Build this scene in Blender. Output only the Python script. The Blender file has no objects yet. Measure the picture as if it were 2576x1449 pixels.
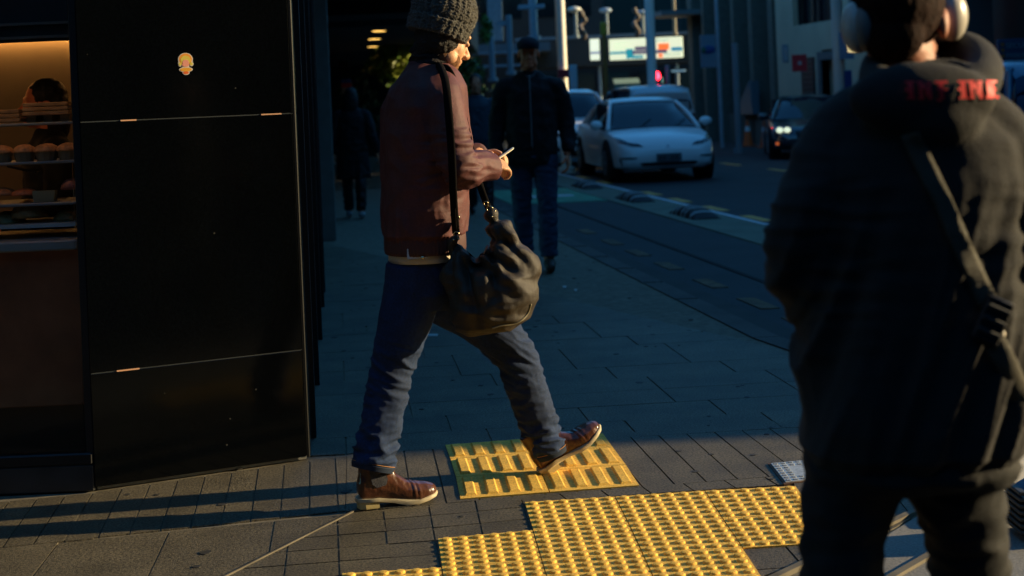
import bpy, math, random
import numpy as np
from mathutils import Vector, Matrix, Quaternion, noise
from mathutils.bvhtree import BVHTree
random.seed(7)
rad = math.radians
SC = bpy.context.scene
COL = SC.collection

# ---------------------------------------------------------------- camera
H = 1.40            # eye height
FPX = 3500.0        # focal length in units of a 2576 px wide picture
ROLL = rad(2.4)
HZ = 255.0
cam_d = bpy.data.cameras.new('camera'); cam = bpy.data.objects.new('camera', cam_d)
COL.objects.link(cam); SC.camera = cam
cam_d.sensor_width = 36; cam_d.lens = FPX / 2576 * 36
cam_d.shift_y = -(724.5 - HZ) / 2576
cam_d.clip_end = 600; cam_d.clip_start = 0.05
RV = Vector((math.cos(ROLL), 0, -math.sin(ROLL)))
UV = Vector((math.sin(ROLL), 0, math.cos(ROLL)))
FV = Vector((0, 1, 0))
m = Matrix((RV, UV, -FV)).transposed().to_4x4(); m.translation = Vector((0, 0, H)); cam.matrix_world = m
cam_d.dof.use_dof = True; cam_d.dof.focus_distance = 4.95; cam_d.dof.aperture_fstop = 3.2

# ---------------------------------------------------------------- sky and sun
SUN_EL, SUN_AZ = rad(14.0), rad(7.0)         # azimuth from +x towards +y
w = bpy.data.worlds.new('World'); SC.world = w; w.use_nodes = True
nt = w.node_tree; bg = nt.nodes['Background']
sky = nt.nodes.new('ShaderNodeTexSky'); sky.sky_type = 'NISHITA'; sky.sun_disc = False
sky.sun_elevation = SUN_EL; sky.sun_rotation = math.pi/2 - SUN_AZ
sky.ozone_density = 5.0; sky.dust_density = 0.4; sky.air_density = 1.0
tint = nt.nodes.new('ShaderNodeMix'); tint.data_type = 'RGBA'; tint.blend_type = 'MULTIPLY'; tint.inputs[0].default_value = 1
tint.inputs[7].default_value = (.42, .95, 1.03, 1); nt.links.new(sky.outputs[0], tint.inputs[6])
nt.links.new(tint.outputs[2], bg.inputs[0]); bg.inputs[1].default_value = 0.15
sd = bpy.data.lights.new('sun', 'SUN'); sun = bpy.data.objects.new('sun', sd); COL.objects.link(sun)
sd.energy = 5.0; sd.angle = rad(0.6); sd.color = (1.0, 0.77, 0.43)
SUNV = Vector((math.cos(SUN_EL)*math.cos(SUN_AZ), math.cos(SUN_EL)*math.sin(SUN_AZ), math.sin(SUN_EL)))
sun.rotation_euler = (-SUNV).to_track_quat('-Z', 'Y').to_euler(); sun.location = (20, 4, 12)
SC.view_settings.view_transform = 'Standard'; SC.view_settings.look = 'None'
SC.view_settings.exposure = 0.78; SC.view_settings.gamma = 1.0; SC.view_settings.use_curve_mapping = False

# ---------------------------------------------------------------- helpers
def at(X, Y, d):
    """pixel of a 2576 wide picture and distance -> point in the street"""
    u = (X - 1288) / FPX; v = (HZ - Y) / FPX
    return Vector((0, 0, H)) + d * (FV + u*RV + v*UV)
def G(X, Y, z=0.0):
    u = (X - 1288) / FPX; v = (HZ - Y) / FPX
    D = FV + u*RV + v*UV
    return Vector((0, 0, H)) + D * ((z - H) / D.z)

MATS = {}
def mat(name, col, rough=0.7, metal=0.0, var=0.0, vscale=8.0, bump=0.0, bscale=60.0, island=0.0, coat=0.0,
        emit=None, estr=0.0, sheen=0.0, spec=0.5, trans=0.0, ior=1.45, wave=None, speck=0.0, sss=0.0, col2=None):
    if name in MATS: return MATS[name]
    M_ = bpy.data.materials.new(name); M_.use_nodes = True
    t = M_.node_tree; b = t.nodes['Principled BSDF']; N = t.nodes.new; L = t.links.new
    b.inputs['Roughness'].default_value = rough; b.inputs['Metallic'].default_value = metal
    b.inputs['Coat Weight'].default_value = coat; b.inputs['Coat Roughness'].default_value = 0.08
    b.inputs['Specular IOR Level'].default_value = spec; b.inputs['IOR'].default_value = ior
    b.inputs['Transmission Weight'].default_value = trans; b.inputs['Sheen Weight'].default_value = sheen
    b.inputs['Subsurface Weight'].default_value = sss; b.inputs['Subsurface Radius'].default_value = (.02, .008, .004)
    c4 = (*col, 1); b.inputs['Base Color'].default_value = c4
    tc = N('ShaderNodeTexCoord'); src = None
    if var or speck or island or col2:
        nz = N('ShaderNodeTexNoise'); nz.inputs['Scale'].default_value = vscale; nz.inputs['Detail'].default_value = 6
        L(tc.outputs['Object'], nz.inputs['Vector'])
        mr = N('ShaderNodeMapRange'); mr.inputs['From Min'].default_value = .3; mr.inputs['From Max'].default_value = .7
        mr.inputs['To Min'].default_value = 1 - var; mr.inputs['To Max'].default_value = 1 + var
        L(nz.outputs['Fac'], mr.inputs['Value']); src = mr.outputs[0]
        if speck:
            n2 = N('ShaderNodeTexNoise'); n2.inputs['Scale'].default_value = 120; n2.inputs['Detail'].default_value = 3
            L(tc.outputs['Object'], n2.inputs['Vector'])
            m2 = N('ShaderNodeMapRange'); m2.inputs['From Min'].default_value = .3; m2.inputs['From Max'].default_value = .7
            m2.inputs['To Min'].default_value = 1 - speck; m2.inputs['To Max'].default_value = 1 + speck
            L(n2.outputs['Fac'], m2.inputs['Value'])
            mu = N('ShaderNodeMath'); mu.operation = 'MULTIPLY'; L(src, mu.inputs[0]); L(m2.outputs[0], mu.inputs[1]); src = mu.outputs[0]
        if island:
            ge = N('ShaderNodeNewGeometry'); m3 = N('ShaderNodeMapRange')
            m3.inputs['To Min'].default_value = 1 - island; m3.inputs['To Max'].default_value = 1 + island
            L(ge.outputs['Random Per Island'], m3.inputs['Value'])
            mu = N('ShaderNodeMath'); mu.operation = 'MULTIPLY'; L(src, mu.inputs[0]); L(m3.outputs[0], mu.inputs[1]); src = mu.outputs[0]
        vm = N('ShaderNodeVectorMath'); vm.operation = 'SCALE'
        if col2:
            mx = N('ShaderNodeMix'); mx.data_type = 'RGBA'; mx.inputs[6].default_value = c4; mx.inputs[7].default_value = (*col2, 1)
            L(nz.outputs['Fac'], mx.inputs[0]); L(mx.outputs[2], vm.inputs[0])
        else: vm.inputs[0].default_value = col
        L(src, vm.inputs['Scale']); L(vm.outputs[0], b.inputs['Base Color'])
    if bump:
        nb = N('ShaderNodeTexNoise'); nb.inputs['Scale'].default_value = bscale; nb.inputs['Detail'].default_value = 5
        L(tc.outputs['Object'], nb.inputs['Vector']); hs = nb.outputs['Fac']
        if wave:
            wv = N('ShaderNodeTexWave'); wv.inputs['Scale'].default_value = wave; wv.inputs['Distortion'].default_value = 3
            wv.inputs['Detail'].default_value = 2; L(tc.outputs['Object'], wv.inputs['Vector'])
            ad = N('ShaderNodeMath'); L(wv.outputs['Fac'], ad.inputs[0]); L(hs, ad.inputs[1]); hs = ad.outputs[0]
        bp = N('ShaderNodeBump'); bp.inputs['Strength'].default_value = bump; bp.inputs['Distance'].default_value = 0.01
        L(hs, bp.inputs['Height']); L(bp.outputs[0], b.inputs['Normal'])
    if emit:
        b.inputs['Emission Color'].default_value = (*emit, 1); b.inputs['Emission Strength'].default_value = estr
    MATS[name] = M_; return M_

def ico(axis):
    a = Vector(axis).normalized(); r = a.orthogonal().normalized(); return a, r, a.cross(r)

class MB:
    def __init__(s): s.v = []; s.f = []
    def add(s, vs, fs):
        o = len(s.v); s.v += [Vector(p) for p in vs]; s.f += [tuple(i + o for i in f) for f in fs]; return s
    def box(s, lo, hi, mtx=None, bev=0.0):
        x0, y0, z0 = lo; x1, y1, z1 = hi
        if bev:
            b = min(bev, (x1-x0)*.45, (y1-y0)*.45, (z1-z0)*.45); pts = []; rings = []
            for z, e in ((z0, b), (z0 + b, 0), (z1 - b, 0), (z1, b)):
                rings.append([(x0+e+b, y0+e, z), (x1-e-b, y0+e, z), (x1-e, y0+e+b, z), (x1-e, y1-e-b, z), (x1-e-b, y1-e, z), (x0+e+b, y1-e, z), (x0+e, y1-e-b, z), (x0+e, y0+e+b, z)])
            for r in rings: pts += r
            fs = [tuple(range(7, -1, -1)), tuple(range(24, 32))]
            for k in range(3):
                for i in range(8): j = (i+1) % 8; fs.append((k*8+i, k*8+j, k*8+8+j, k*8+8+i))
        else:
            pts = [(x0,y0,z0),(x1,y0,z0),(x1,y1,z0),(x0,y1,z0),(x0,y0,z1),(x1,y0,z1),(x1,y1,z1),(x0,y1,z1)]
            fs = [(3,2,1,0),(4,5,6,7),(0,1,5,4),(1,2,6,5),(2,3,7,6),(3,0,4,7)]
        if mtx is not None: pts = [mtx @ Vector(p) for p in pts]
        return s.add(pts, fs)
    def prism(s, poly, z0, z1):
        n = len(poly); a = sum(poly[i][0]*poly[(i+1) % n][1] - poly[(i+1) % n][0]*poly[i][1] for i in range(n))
        if a < 0: poly = poly[::-1]
        pts = [(p[0], p[1], z0) for p in poly] + [(p[0], p[1], z1) for p in poly]
        return s.add(pts, [tuple(range(n-1, -1, -1)), tuple(range(n, 2*n))] + [(i, (i+1) % n, n+(i+1) % n, n+i) for i in range(n)])
    def loft(s, rings, cap=True):
        n = len(rings[0]); pts = [p for r in rings for p in r]; fs = []
        for k in range(len(rings)-1):
            for i in range(n): j = (i+1) % n; fs.append((k*n+i, k*n+j, k*n+n+j, k*n+n+i))
        if cap: fs += [tuple(range(n-1, -1, -1)), tuple(range((len(rings)-1)*n, len(rings)*n))]
        return s.add(pts, fs)
    def tube(s, pts, radii, seg=14, flat=None, smooth=4, ref=None):
        """flat: (axis, factor) squashes the section along the axis"""
        P = [Vector(p) for p in pts]
        if not hasattr(radii, '__len__'): radii = [radii]*len(P)
        if smooth > 1 and len(P) > 2:
            Q = []; R = []
            for i in range(len(P)-1):
                p0 = P[max(i-1, 0)]; p1 = P[i]; p2 = P[i+1]; p3 = P[min(i+2, len(P)-1)]
                for k in range(smooth):
                    t = k/smooth
                    Q.append(.5*((2*p1) + (p2-p0)*t + (2*p0-5*p1+4*p2-p3)*t*t + (3*p1-p0-3*p2+p3)*t**3))
                    R.append(radii[i]*(1-t)+radii[i+1]*t)
            Q.append(P[-1]); R.append(radii[-1]); P, radii = Q, R
        rings = []; u = None
        for i, p in enumerate(P):
            t = (P[min(i+1, len(P)-1)] - P[max(i-1, 0)]).normalized()
            if u is None: u = (Vector(ref) - t*t.dot(Vector(ref))).normalized() if ref is not None else t.orthogonal().normalized()
            else: u = (u - t*t.dot(u)).normalized()
            v = t.cross(u); ring = []
            for k in range(seg):
                a = 2*math.pi*k/seg; o = (u*math.cos(a) + v*math.sin(a))*radii[i]
                if flat: ax, fc = flat; ax = Vector(ax).normalized(); o = o - ax*(o.dot(ax))*(1-fc)
                ring.append(p+o)
            rings.append(ring)
        return s.loft(rings)
    def ell(s, c, r, R=None, seg=20, rng=12):
        c = Vector(c); R = R or Matrix.Identity(3); pts = [c + R @ Vector((0, 0, -r[2]))]
        for i in range(1, rng):
            ph = -math.pi/2 + math.pi*i/rng
            for k in range(seg):
                a = 2*math.pi*k/seg
                pts.append(c + R @ Vector((r[0]*math.cos(ph)*math.cos(a), r[1]*math.cos(ph)*math.sin(a), r[2]*math.sin(ph))))
        pts.append(c + R @ Vector((0, 0, r[2]))); fs = []
        for k in range(seg): fs.append((0, 1+(k+1) % seg, 1+k)); fs.append((len(pts)-1, 1+(rng-2)*seg+k, 1+(rng-2)*seg+(k+1) % seg))
        for i in range(rng-2):
            for k in range(seg): j = (k+1) % seg; fs.append((1+i*seg+k, 1+i*seg+j, 1+(i+1)*seg+j, 1+(i+1)*seg+k))
        return s.add(pts, fs)
    def ring(s, c, R, r, axis, seg=20, s2=8):
        a, u, v = ico(axis); c = Vector(c); rings = []
        for i in range(seg):
            t = 2*math.pi*i/seg; o = u*math.cos(t)+v*math.sin(t)
            rings.append([c + o*R + (o*math.cos(2*math.pi*k/s2) + a*math.sin(2*math.pi*k/s2))*r for k in range(s2)])
        rings.append(rings[0]); return s.loft(rings, cap=False)
    def cyl(s, a, b, r, seg=16, r2=None): return s.tube([a, b], [r, r if r2 is None else r2], seg=seg, smooth=1)
    def mesh(s, name='m'):
        me = bpy.data.meshes.new(name); me.from_pydata([tuple(p) for p in s.v], [], s.f); me.validate(); me.update(); return me
    def bvh(s): return BVHTree.FromPolygons([tuple(p) for p in s.v], s.f)
    def build(s, name, material, parent=None, origin=None, smooth=False, local=False):
        """vertices are world positions unless local; they are stored relative to the top-level thing's origin"""
        if not local:
            if parent is not None:
                r = parent
                while r.parent: r = r.parent
                o = r.location.copy(); ob_loc = Vector()
            else:
                if origin is None:
                    xs = [p.x for p in s.v]; ys = [p.y for p in s.v]; zs = [p.z for p in s.v]
                    origin = ((min(xs)+max(xs))/2, (min(ys)+max(ys))/2, min(zs))
                o = Vector(origin); ob_loc = o.copy()
            s.v = [p - o for p in s.v]
        else: ob_loc = Vector(origin) if origin is not None else Vector()
        me = s.mesh(name); ob = bpy.data.objects.new(name, me); COL.objects.link(ob)
        me.materials.append(material); ob.location = ob_loc; ob.parent = parent
        if smooth:
            me.polygons.foreach_set('use_smooth', [True]*len(me.polygons))
            if smooth == 'auto': me.set_sharp_from_angle(angle=rad(38))
        return ob

def remesh(mb, voxel, it=4, disp=None, noise_smooth=0.6):
    me = mb.mesh('tmp'); ob = bpy.data.objects.new('tmp', me); COL.objects.link(ob)
    r = ob.modifiers.new('r', 'REMESH'); r.mode = 'VOXEL'; r.voxel_size = voxel
    if it: q = ob.modifiers.new('s', 'SMOOTH'); q.factor = noise_smooth; q.iterations = it
    dg = bpy.context.evaluated_depsgraph_get(); m2 = bpy.data.meshes.new_from_object(ob.evaluated_get(dg))
    out = MB(); out.v = [v.co.copy() for v in m2.vertices]; out.f = [tuple(p.vertices) for p in m2.polygons]
    if disp:
        nr = [v.normal.copy() for v in m2.vertices]
        out.v = [p + n*disp(p, n) for p, n in zip(out.v, nr)]
    bpy.data.objects.remove(ob); bpy.data.meshes.remove(me); bpy.data.meshes.remove(m2); return out

def fbm(p, sc, seed=0.0, oct=3):
    q = Vector(p)*sc + Vector((seed, seed*1.7, -seed)); a = 1; s = 0
    for _ in range(oct): s += a*noise.noise(q); q = q*2.03; a *= .5
    return s
def folds(p, freq, seed=0.0):
    """ridged folds: freq is a vector"""
    q = Vector((p[0]*freq[0]+seed, p[1]*freq[1], p[2]*freq[2]-seed)); n = noise.noise(q) + .4*noise.noise(q*2.1)
    return 1 - 2*min(1, abs(n)*1.6)

def tag(o, label=None, cat=None, group=None, kind=None):
    if label: o['label'] = label
    if cat: o['category'] = cat
    if group: o['group'] = group
    if kind: o['kind'] = kind
    return o
def thing(name, label, cat, loc=(0,0,0), rz=0.0, group=None):
    o = bpy.data.objects.new(name, None); COL.objects.link(o); o.location = Vector(loc); o.rotation_euler = (0, 0, rz)
    o.empty_display_size = .2; return tag(o, label, cat, group)
def copy_tree(o, parent=None, loc=None, rz=None, label=None):
    c = o.copy(); COL.objects.link(c); c.parent = parent
    if loc is not None: c.location = Vector(loc)
    if rz is not None: c.rotation_euler = (0, 0, rz)
    if label: c['label'] = label
    for ch in list(o.children): copy_tree(ch, c)
    return c

def decal(bvh, poly, mtx, dirn, off, name, material, parent, local=False, rings=4, thick=0.0):
    """lay a polygon (2-D points, placed by mtx) on a curved surface by following dirn"""
    dirn = Vector(dirn).normalized(); n = len(poly); cx = sum(p[0] for p in poly)/n; cy = sum(p[1] for p in poly)/n
    # refine edges
    ref = []
    for i in range(n):
        a, b = poly[i], poly[(i+1) % n]
        for k in range(3): ref.append((a[0]+(b[0]-a[0])*k/3, a[1]+(b[1]-a[1])*k/3))
    n = len(ref); pts = []
    def hit(x, y):
        o = mtx @ Vector((x, y, 0)); h = bvh.ray_cast(o, dirn)
        if h[0] is None: h = bvh.find_nearest(o)
        nn = h[1] if h[1].dot(dirn) < 0 else -h[1]
        return h[0] - dirn*off*.5 + nn*off*.5
    for k in range(rings):
        t = 1 - k/rings
        for x, y in ref: pts.append(hit(cx+(x-cx)*t, cy+(y-cy)*t))
    pts.append(hit(cx, cy)); fs = []
    for k in range(rings-1):
        for i in range(n): j = (i+1) % n; fs.append((k*n+i, k*n+j, k*n+n+j, k*n+n+i))
    for i in range(n): fs.append(((rings-1)*n+i, (rings-1)*n+(i+1) % n, len(pts)-1))
    mb = MB(); mb.add(pts, fs)
    return mb.build(name, material, parent, smooth=True, local=local) if name else mb

def inside_clip(poly, clip):
    """Sutherland-Hodgman, clip convex"""
    ar = sum(clip[i][0]*clip[(i+1) % len(clip)][1]-clip[(i+1) % len(clip)][0]*clip[i][1] for i in range(len(clip)))
    if ar < 0: clip = clip[::-1]
    out = poly
    for i in range(len(clip)):
        a, b = clip[i], clip[(i+1) % len(clip)]; inp = out; out = []
        if not inp: return []
        sd_ = lambda p: (b[0]-a[0])*(p[1]-a[1])-(b[1]-a[1])*(p[0]-a[0])
        for k in range(len(inp)):
            p, q = inp[k], inp[(k+1) % len(inp)]; sp, sq = sd_(p), sd_(q)
            if sp >= 0: out.append(p)
            if sp*sq < 0: t = sp/(sp-sq); out.append((p[0]+(q[0]-p[0])*t, p[1]+(q[1]-p[1])*t))
    return out
def pave(mb, corners, nx, ny, clip, gap=.004, bond=0.0, jit=.0008, s0=0, s1=1, lip=.006):
    """corners world 2-D (tl, tr, br, bl) bilinear grid of pavers"""
    tl, tr, br, bl = [Vector((p[0], p[1])) for p in corners]
    def P(s, t): return (tl*(1-s)+tr*s)*(1-t)+(bl*(1-s)+br*s)*t
    for j in range(ny):
        o = (bond if j % 2 else 0)/nx
        for i in range(-1, nx+1):
            a0, a1 = i/nx+o, (i+1)/nx+o; b0, b1 = j/ny, (j+1)/ny
            q = [P(a0, b0), P(a1, b0), P(a1, b1), P(a0, b1)]; c = sum(q, Vector((0, 0)))/4
            e1 = (q[1]-q[0]).length; e2 = (q[3]-q[0]).length
            k1 = 1-gap/max(e1, .01); k2 = 1-gap/max(e2, .01)
            ux = (q[1]-q[0]).normalized()
            def sh(p):
                r = p-c; al = ux*r.dot(ux); return c+al*k1+(r-al)*k2
            q = [tuple(sh(p)) for p in q]; q = inside_clip(q, clip)
            if len(q) < 3: continue
            z = random.uniform(-jit, jit)
            mb.prism(q, -lip-.002, z)
# ---------------------------------------------------------------- materials
paver = mat('paver', (.094, .078, .048), .60, var=.28, vscale=5, island=.15, speck=.8, bump=.5, bscale=260)
mortar = mat('mortar', (.16, .14, .10), .95, var=.3, vscale=20)
yel = mat('yellow_paver', (.84, .50, .085), .78, var=.16, vscale=6, speck=.26, bump=.25, bscale=300, spec=.3)
asph = mat('asphalt', (.026, .028, .030), .8, var=.2, vscale=1.2, speck=.5, bump=.4, bscale=200)
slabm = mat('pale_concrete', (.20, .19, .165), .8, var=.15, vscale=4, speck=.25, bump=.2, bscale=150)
kerbm = mat('kerb_stone', (.055, .046, .038), .8, var=.35, vscale=3, speck=.4)
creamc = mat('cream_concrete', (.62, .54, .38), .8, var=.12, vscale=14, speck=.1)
granite = mat('granite', (.0016, .0021, .0026), .12, var=.2, vscale=3, speck=.3, spec=.30, bump=.01, bscale=3)
gt_ = granite.node_tree; gb = gt_.nodes['Principled BSDF']; vo = gt_.nodes.new('ShaderNodeTexVoronoi'); vo.inputs['Scale'].default_value = 7.5; gtc = gt_.nodes.new('ShaderNodeTexCoord')
gt_.links.new(gtc.outputs['Object'], vo.inputs['Vector']); gm_ = gt_.nodes.new('ShaderNodeMapRange'); gm_.inputs['From Min'].default_value = .020; gm_.inputs['From Max'].default_value = .032; gm_.inputs['To Min'].default_value = 1; gm_.inputs['To Max'].default_value = 0
gt_.links.new(vo.outputs['Distance'], gm_.inputs['Value']); gx = gt_.nodes.new('ShaderNodeMix'); gx.data_type = 'RGBA'; gx.inputs[7].default_value = (.045, .045, .04, 1)
gt_.links.new(gb.inputs['Base Color'].links[0].from_socket, gx.inputs[6]); gt_.links.new(gm_.outputs[0], gx.inputs[0]); gt_.links.new(gx.outputs[2], gb.inputs['Base Color'])   # settled dust specks
steel = mat('steel', (.45, .43, .40), .3, metal=1, var=.3, vscale=40)
blackm = mat('black_frame', (.008, .009, .010), .45)
dark = mat('dark_panel', (.018, .02, .022), .6, var=.2)
glassm = mat('window_glass', (1, 1, 1), .0, trans=1, ior=1.15, spec=.4)
darkglass = mat('dark_glass', (.006, .010, .014), .08, spec=.7)
paintw = mat('white_line', (.55, .58, .60), .7, var=.25, vscale=12)
painty = mat('yellow_line', (.75, .36, .07), .7, var=.3, vscale=14)
pole_w = mat('white_pole_paint', (.88, .84, .70), .5, var=.08)
pole_g = mat('grey_pole_paint', (.30, .36, .40), .5, var=.1)
def pl(name, c, r=.6, **k): return mat(name, c, r, **k)

# ---------------------------------------------------------------- ground
KO = 2.68            # kerb offset from the road axis frame
SL = .154
def RP(off, y, z=-.1): return Vector((off - SL*y, y, z))
g = MB(); g.box((-160, -120, -.6), (160, 240, -.10)); tag(g.build('road', asph), kind='structure')
kerb_pts = [(KO-SL*y, y) for y in (70, 40, 25, 15, 9.5, 7.9)] + [(1.62, 7.35), (1.95, 6.85), (2.5, 6.45), (3.3, 6.2), (6, 6.0), (6, 3.2), (1.5, 3.0), (-.5, 3.1), (-3, 3.2), (-12, 3.2)]
pv = MB(); pv.prism(kerb_pts + [(-12, 12), (-25, 70)], -.13, -.006)
tag(pv.build('pavement_base', mortar), kind='structure')

pm = MB()
def W(*pts): return [tuple(G(*p))[:2] for p in pts]
# soldier course along the wall
ZA = W((242, 1237), (783, 1158), (872, 1146), (868, 1287), (400, 1338), (150, 1363))
pave(pm, W((20, 1266), (846, 1147), (848, 1287), (-75, 1385)), 12, 1, ZA, gap=.006)
ZA2 = W((-200, 1281), (242, 1240), (242, 1353), (-200, 1400))
pave(pm, W((-190, 1280), (235, 1240), (160, 1362), (-310, 1408)), 6, 1, ZA2, gap=.006)
# upper course to the right
ZB = W((872, 1143), (2300, 1029), (2400, 1160), (868, 1287))
pave(pm, W((872, 1143), (2300, 1029), (2560, 1155), (868, 1287)), 21, 1, ZB, gap=.006)
# ramp flags, small squares
D1a, D1b = (888, 1289), (480, 1497)
ZC = W(D1a, (1130, 1266), (1135, 1520), D1b)
pave(pm, W((848, 1287), (1078, 1268), (1115, 1470), (856, 1487)), 2, 6, ZC, gap=.006)
pave(pm, W((618, 1306), (848, 1287), (856, 1487), (560, 1508)), 2, 6, ZC, gap=.006)
pave(pm, W((1078, 1268), (1310, 1247), (1362, 1445), (1115, 1470)), 2, 6, W((1120, 1267), (1320, 1247), (1500, 1430), (1128, 1470)), gap=.006)
pave(pm, W((1300, 1249), (2420, 1160), (2470, 1184), (1318, 1264)), 11, 1, W((1300, 1249), (2420, 1160), (2470, 1184), (1300, 1266)), gap=.006)
pave(pm, W((1995, 1215), (2320, 1190), (2420, 1290), (2040, 1322)), 3, 2, W((1995, 1215), (2470, 1184), (2306, 1292), (2040, 1410)), gap=.006)
pave(pm, W((1860, 1365), (2060, 1350), (2240, 1490), (1935, 1510)), 2, 2, W((1860, 1365), (2240, 1345), (2015, 1417), (1925, 1466)), gap=.006)
pave(pm, W((2040, 1322), (2420, 1290), (2420, 1390), (2090, 1420)), 2, 1, W((2040, 1322), (2340, 1250), (2306, 1294), (2090, 1420)), gap=.006)
# plain flags lower left
ZD = W((-90, 1386), (400, 1339), (868, 1288), (884, 1289), (560, 1458), (400, 1540), (-300, 1560))
pave(pm, W((150, 1362), (428, 1333), (330, 1540), (-5, 1560)), 1, 1, ZD, gap=.006)
pave(pm, W((428, 1333), (692, 1305), (655, 1510), (330, 1540)), 1, 1, ZD, gap=.006)
pave(pm, W((692, 1305), (900, 1284), (900, 1490), (655, 1510)), 1, 1, ZD, gap=.006)
pave(pm, W((-400, 1420), (150, 1362), (-5, 1560), (-500, 1620)), 2, 1, W((-500, 1430), (150, 1362), (-5, 1560), (-500, 1640)), gap=.006)
# long flags of the footpath beyond, running bond
t1 = Vector((.997, .075)); t2 = Vector((-.125, .992)); o0 = Vector(W((872, 1143))[0])+Vector((-.9, -.068))
for r in range(34):
    a = o0 + t2*(.30*r)
    y = a.y
    for c in range(9):
        p = a + t1*(.60*c + (.3 if r % 2 else 0)*1.0 + .15*((r*7) % 3)) - t1*.3
        q = [p, p+t1*.6, p+t1*.6+t2*.3, p+t2*.3]; cen = sum(q, Vector((0, 0)))/4
        q = [tuple(cen+t1*((k-cen).dot(t1)*.987)+(k-cen-t1*(k-cen).dot(t1))*.993) for k in q]
        clip = [(o0.x-1, o0.y), (1.98, 5.76), (1.70, 6.9), (KO-SL*7.6-.15, 7.6), (KO-SL*24-.15, 24), (-6, 24), (-2.3, 10)]
        q = inside_clip(q, clip)
        if len(q) > 2: pm.prism(q, -.008, random.uniform(-.0008, .0008))
for c in range(1):
    pave(pm, [(-9, 60), (-1, 60), (KO-SL*24-.15, 24), (-5, 24)], 8, 60, [(-9, 60), (KO-SL*60-.15, 60), (KO-SL*24-.15, 24), (-5, 24)], gap=.01)
tag(pm.build('pavement', paver), kind='structure')

gs = MB(); rg = random.Random(12)
for i in range(150):
    y = rg.uniform(4.2, 13); x = rg.uniform(-1.7, 1.2)
    r = rg.uniform(.006, .017); n = 9
    gs.prism([(x+r*(1+.3*rg.random())*math.cos(2*math.pi*k/n), y+r*(1+.3*rg.random())*math.sin(2*math.pi*k/n)) for k in range(n)], -.001, .0018)
tag(gs.build('gum_spots', pl('gum', (.030, .028, .024), .7)), 'small dark gum spots trodden into the footpath flags', 'gum spots', kind='stuff')
cs = MB()   # pale concrete crossing slab at the lower right, with its edging strips
cs.prism([tuple(p) for p in W((2310, 1297), (2480, 1235), (2900, 1215), (3000, 1560), (1880, 1560))], -.01, -.001)
tag(cs.build('concrete_apron', slabm), kind='structure')
ed = MB()
for a, b in (((2303, 1288), (1900, 1478)), ((2345, 1396), (2200, 1480)), ((888, 1288), (470, 1500))):
    A = G(*a); B = G(*b); n = (B-A).cross(Vector((0, 0, 1))).normalized()*(.0035 if a[0] < 1000 else .012)
    ed.prism([tuple((A-n))[:2], tuple((B-n))[:2], tuple((B+n))[:2], tuple((A+n))[:2]], -.006, .004 if a[0] < 1000 else .009)
tag(ed.build('ramp_edging', pl('edging', (.13, .11, .075), .8, var=.3)), kind='structure')

kb = MB()
K = [Vector((p[0], p[1], 0)) for p in kerb_pts[:11]]
for i in range(len(K)-1):
    a, b = K[i], K[i+1]; n1 = Vector((0, 0, 1)).cross(b-a).normalized()
    L = (b-a).length; ns = max(1, int(L/.9))
    for k in range(ns):
        p, q = a.lerp(b, k/ns+.004), a.lerp(b, (k+1)/ns-.004)
        s = -n1 if (n1.x < 0) else n1
        s = Vector((-abs(n1.x), -abs(n1.y)*(1 if i > 5 else 0), 0)).normalized()*.15
        kb.prism([tuple(p)[:2], tuple(q)[:2], tuple(q+s)[:2], tuple(p+s)[:2]], -.12, .003)
tag(kb.build('kerb', kerbm), kind='structure')

def strip(off0, off1, y0, y1, z=-.096):
    return [tuple(RP(off0, y0))[:2], tuple(RP(off1, y0))[:2], tuple(RP(off1, y1))[:2], tuple(RP(off0, y1))[:2]]
gt = MB(); gt.prism(strip(KO+.005, KO+.33, 7.6, 60), -.11, -.094)
tag(gt.build('gutter', pl('gutter_concrete', (.020, .018, .016), .8, var=.4, vscale=3)), kind='structure')
sp = MB(); sp.prism(strip(4.45, 5.12, 9, 34), -.11, -.088)
tag(sp.build('lane_separator', pl('separator_paint', (.13, .15, .10), .8, var=.25, vscale=2)), kind='structure')
wl = MB(); wl.prism(strip(5.12, 5.20, 9, 34), -.11, -.086); tag(wl.build('lane_line', paintw), kind='structure')
gr = MB(); gr.prism(strip(3.05, 4.44, 20.2, 23.5), -.11, -.0925); tag(gr.build('cycle_lane_patch', pl('green_paint', (.03, .24, .12), .7, var=.4, vscale=3)), kind='structure')
tr = MB(); tr.prism(strip(3.57, 3.62, 8, 50), -.11, -.0938); tag(tr.build('asphalt_seam', pl('tar', (.008, .008, .008), .95)), kind='structure')
gm = MB(); gm.prism(strip(3.3, 4.2, 21.4, 21.75), -.11, -.089); tag(gm.build('cycle_marking', paintw), kind='structure')
yd = MB()
for y in (21.3, 19.7, 18.05, 16.4, 14.6, 12.8, 24.6, 26.4): yd.prism(strip(5.27, 5.42, y-.42, y+.42), -.11, -.0945)
for y in (26.0, 29.0, 32.0): yd.prism(strip(8.9, 9.02, y-.6, y+.6), -.11, -.0945)
tag(yd.build('lane_dashes', painty), kind='structure')
yk = MB()
for y in (15.67, 14.4, 13.3, 12.2, 10.97, 9.84, 8.9, 8.0): yk.prism(strip(3.12, 3.25, y-.28, y+.25), -.11, -.0934)
tag(yk.build('kerbside_dashes', pl('worn_yellow', (.12, .066, .024), .8, var=.6, vscale=9)), kind='structure')
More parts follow.
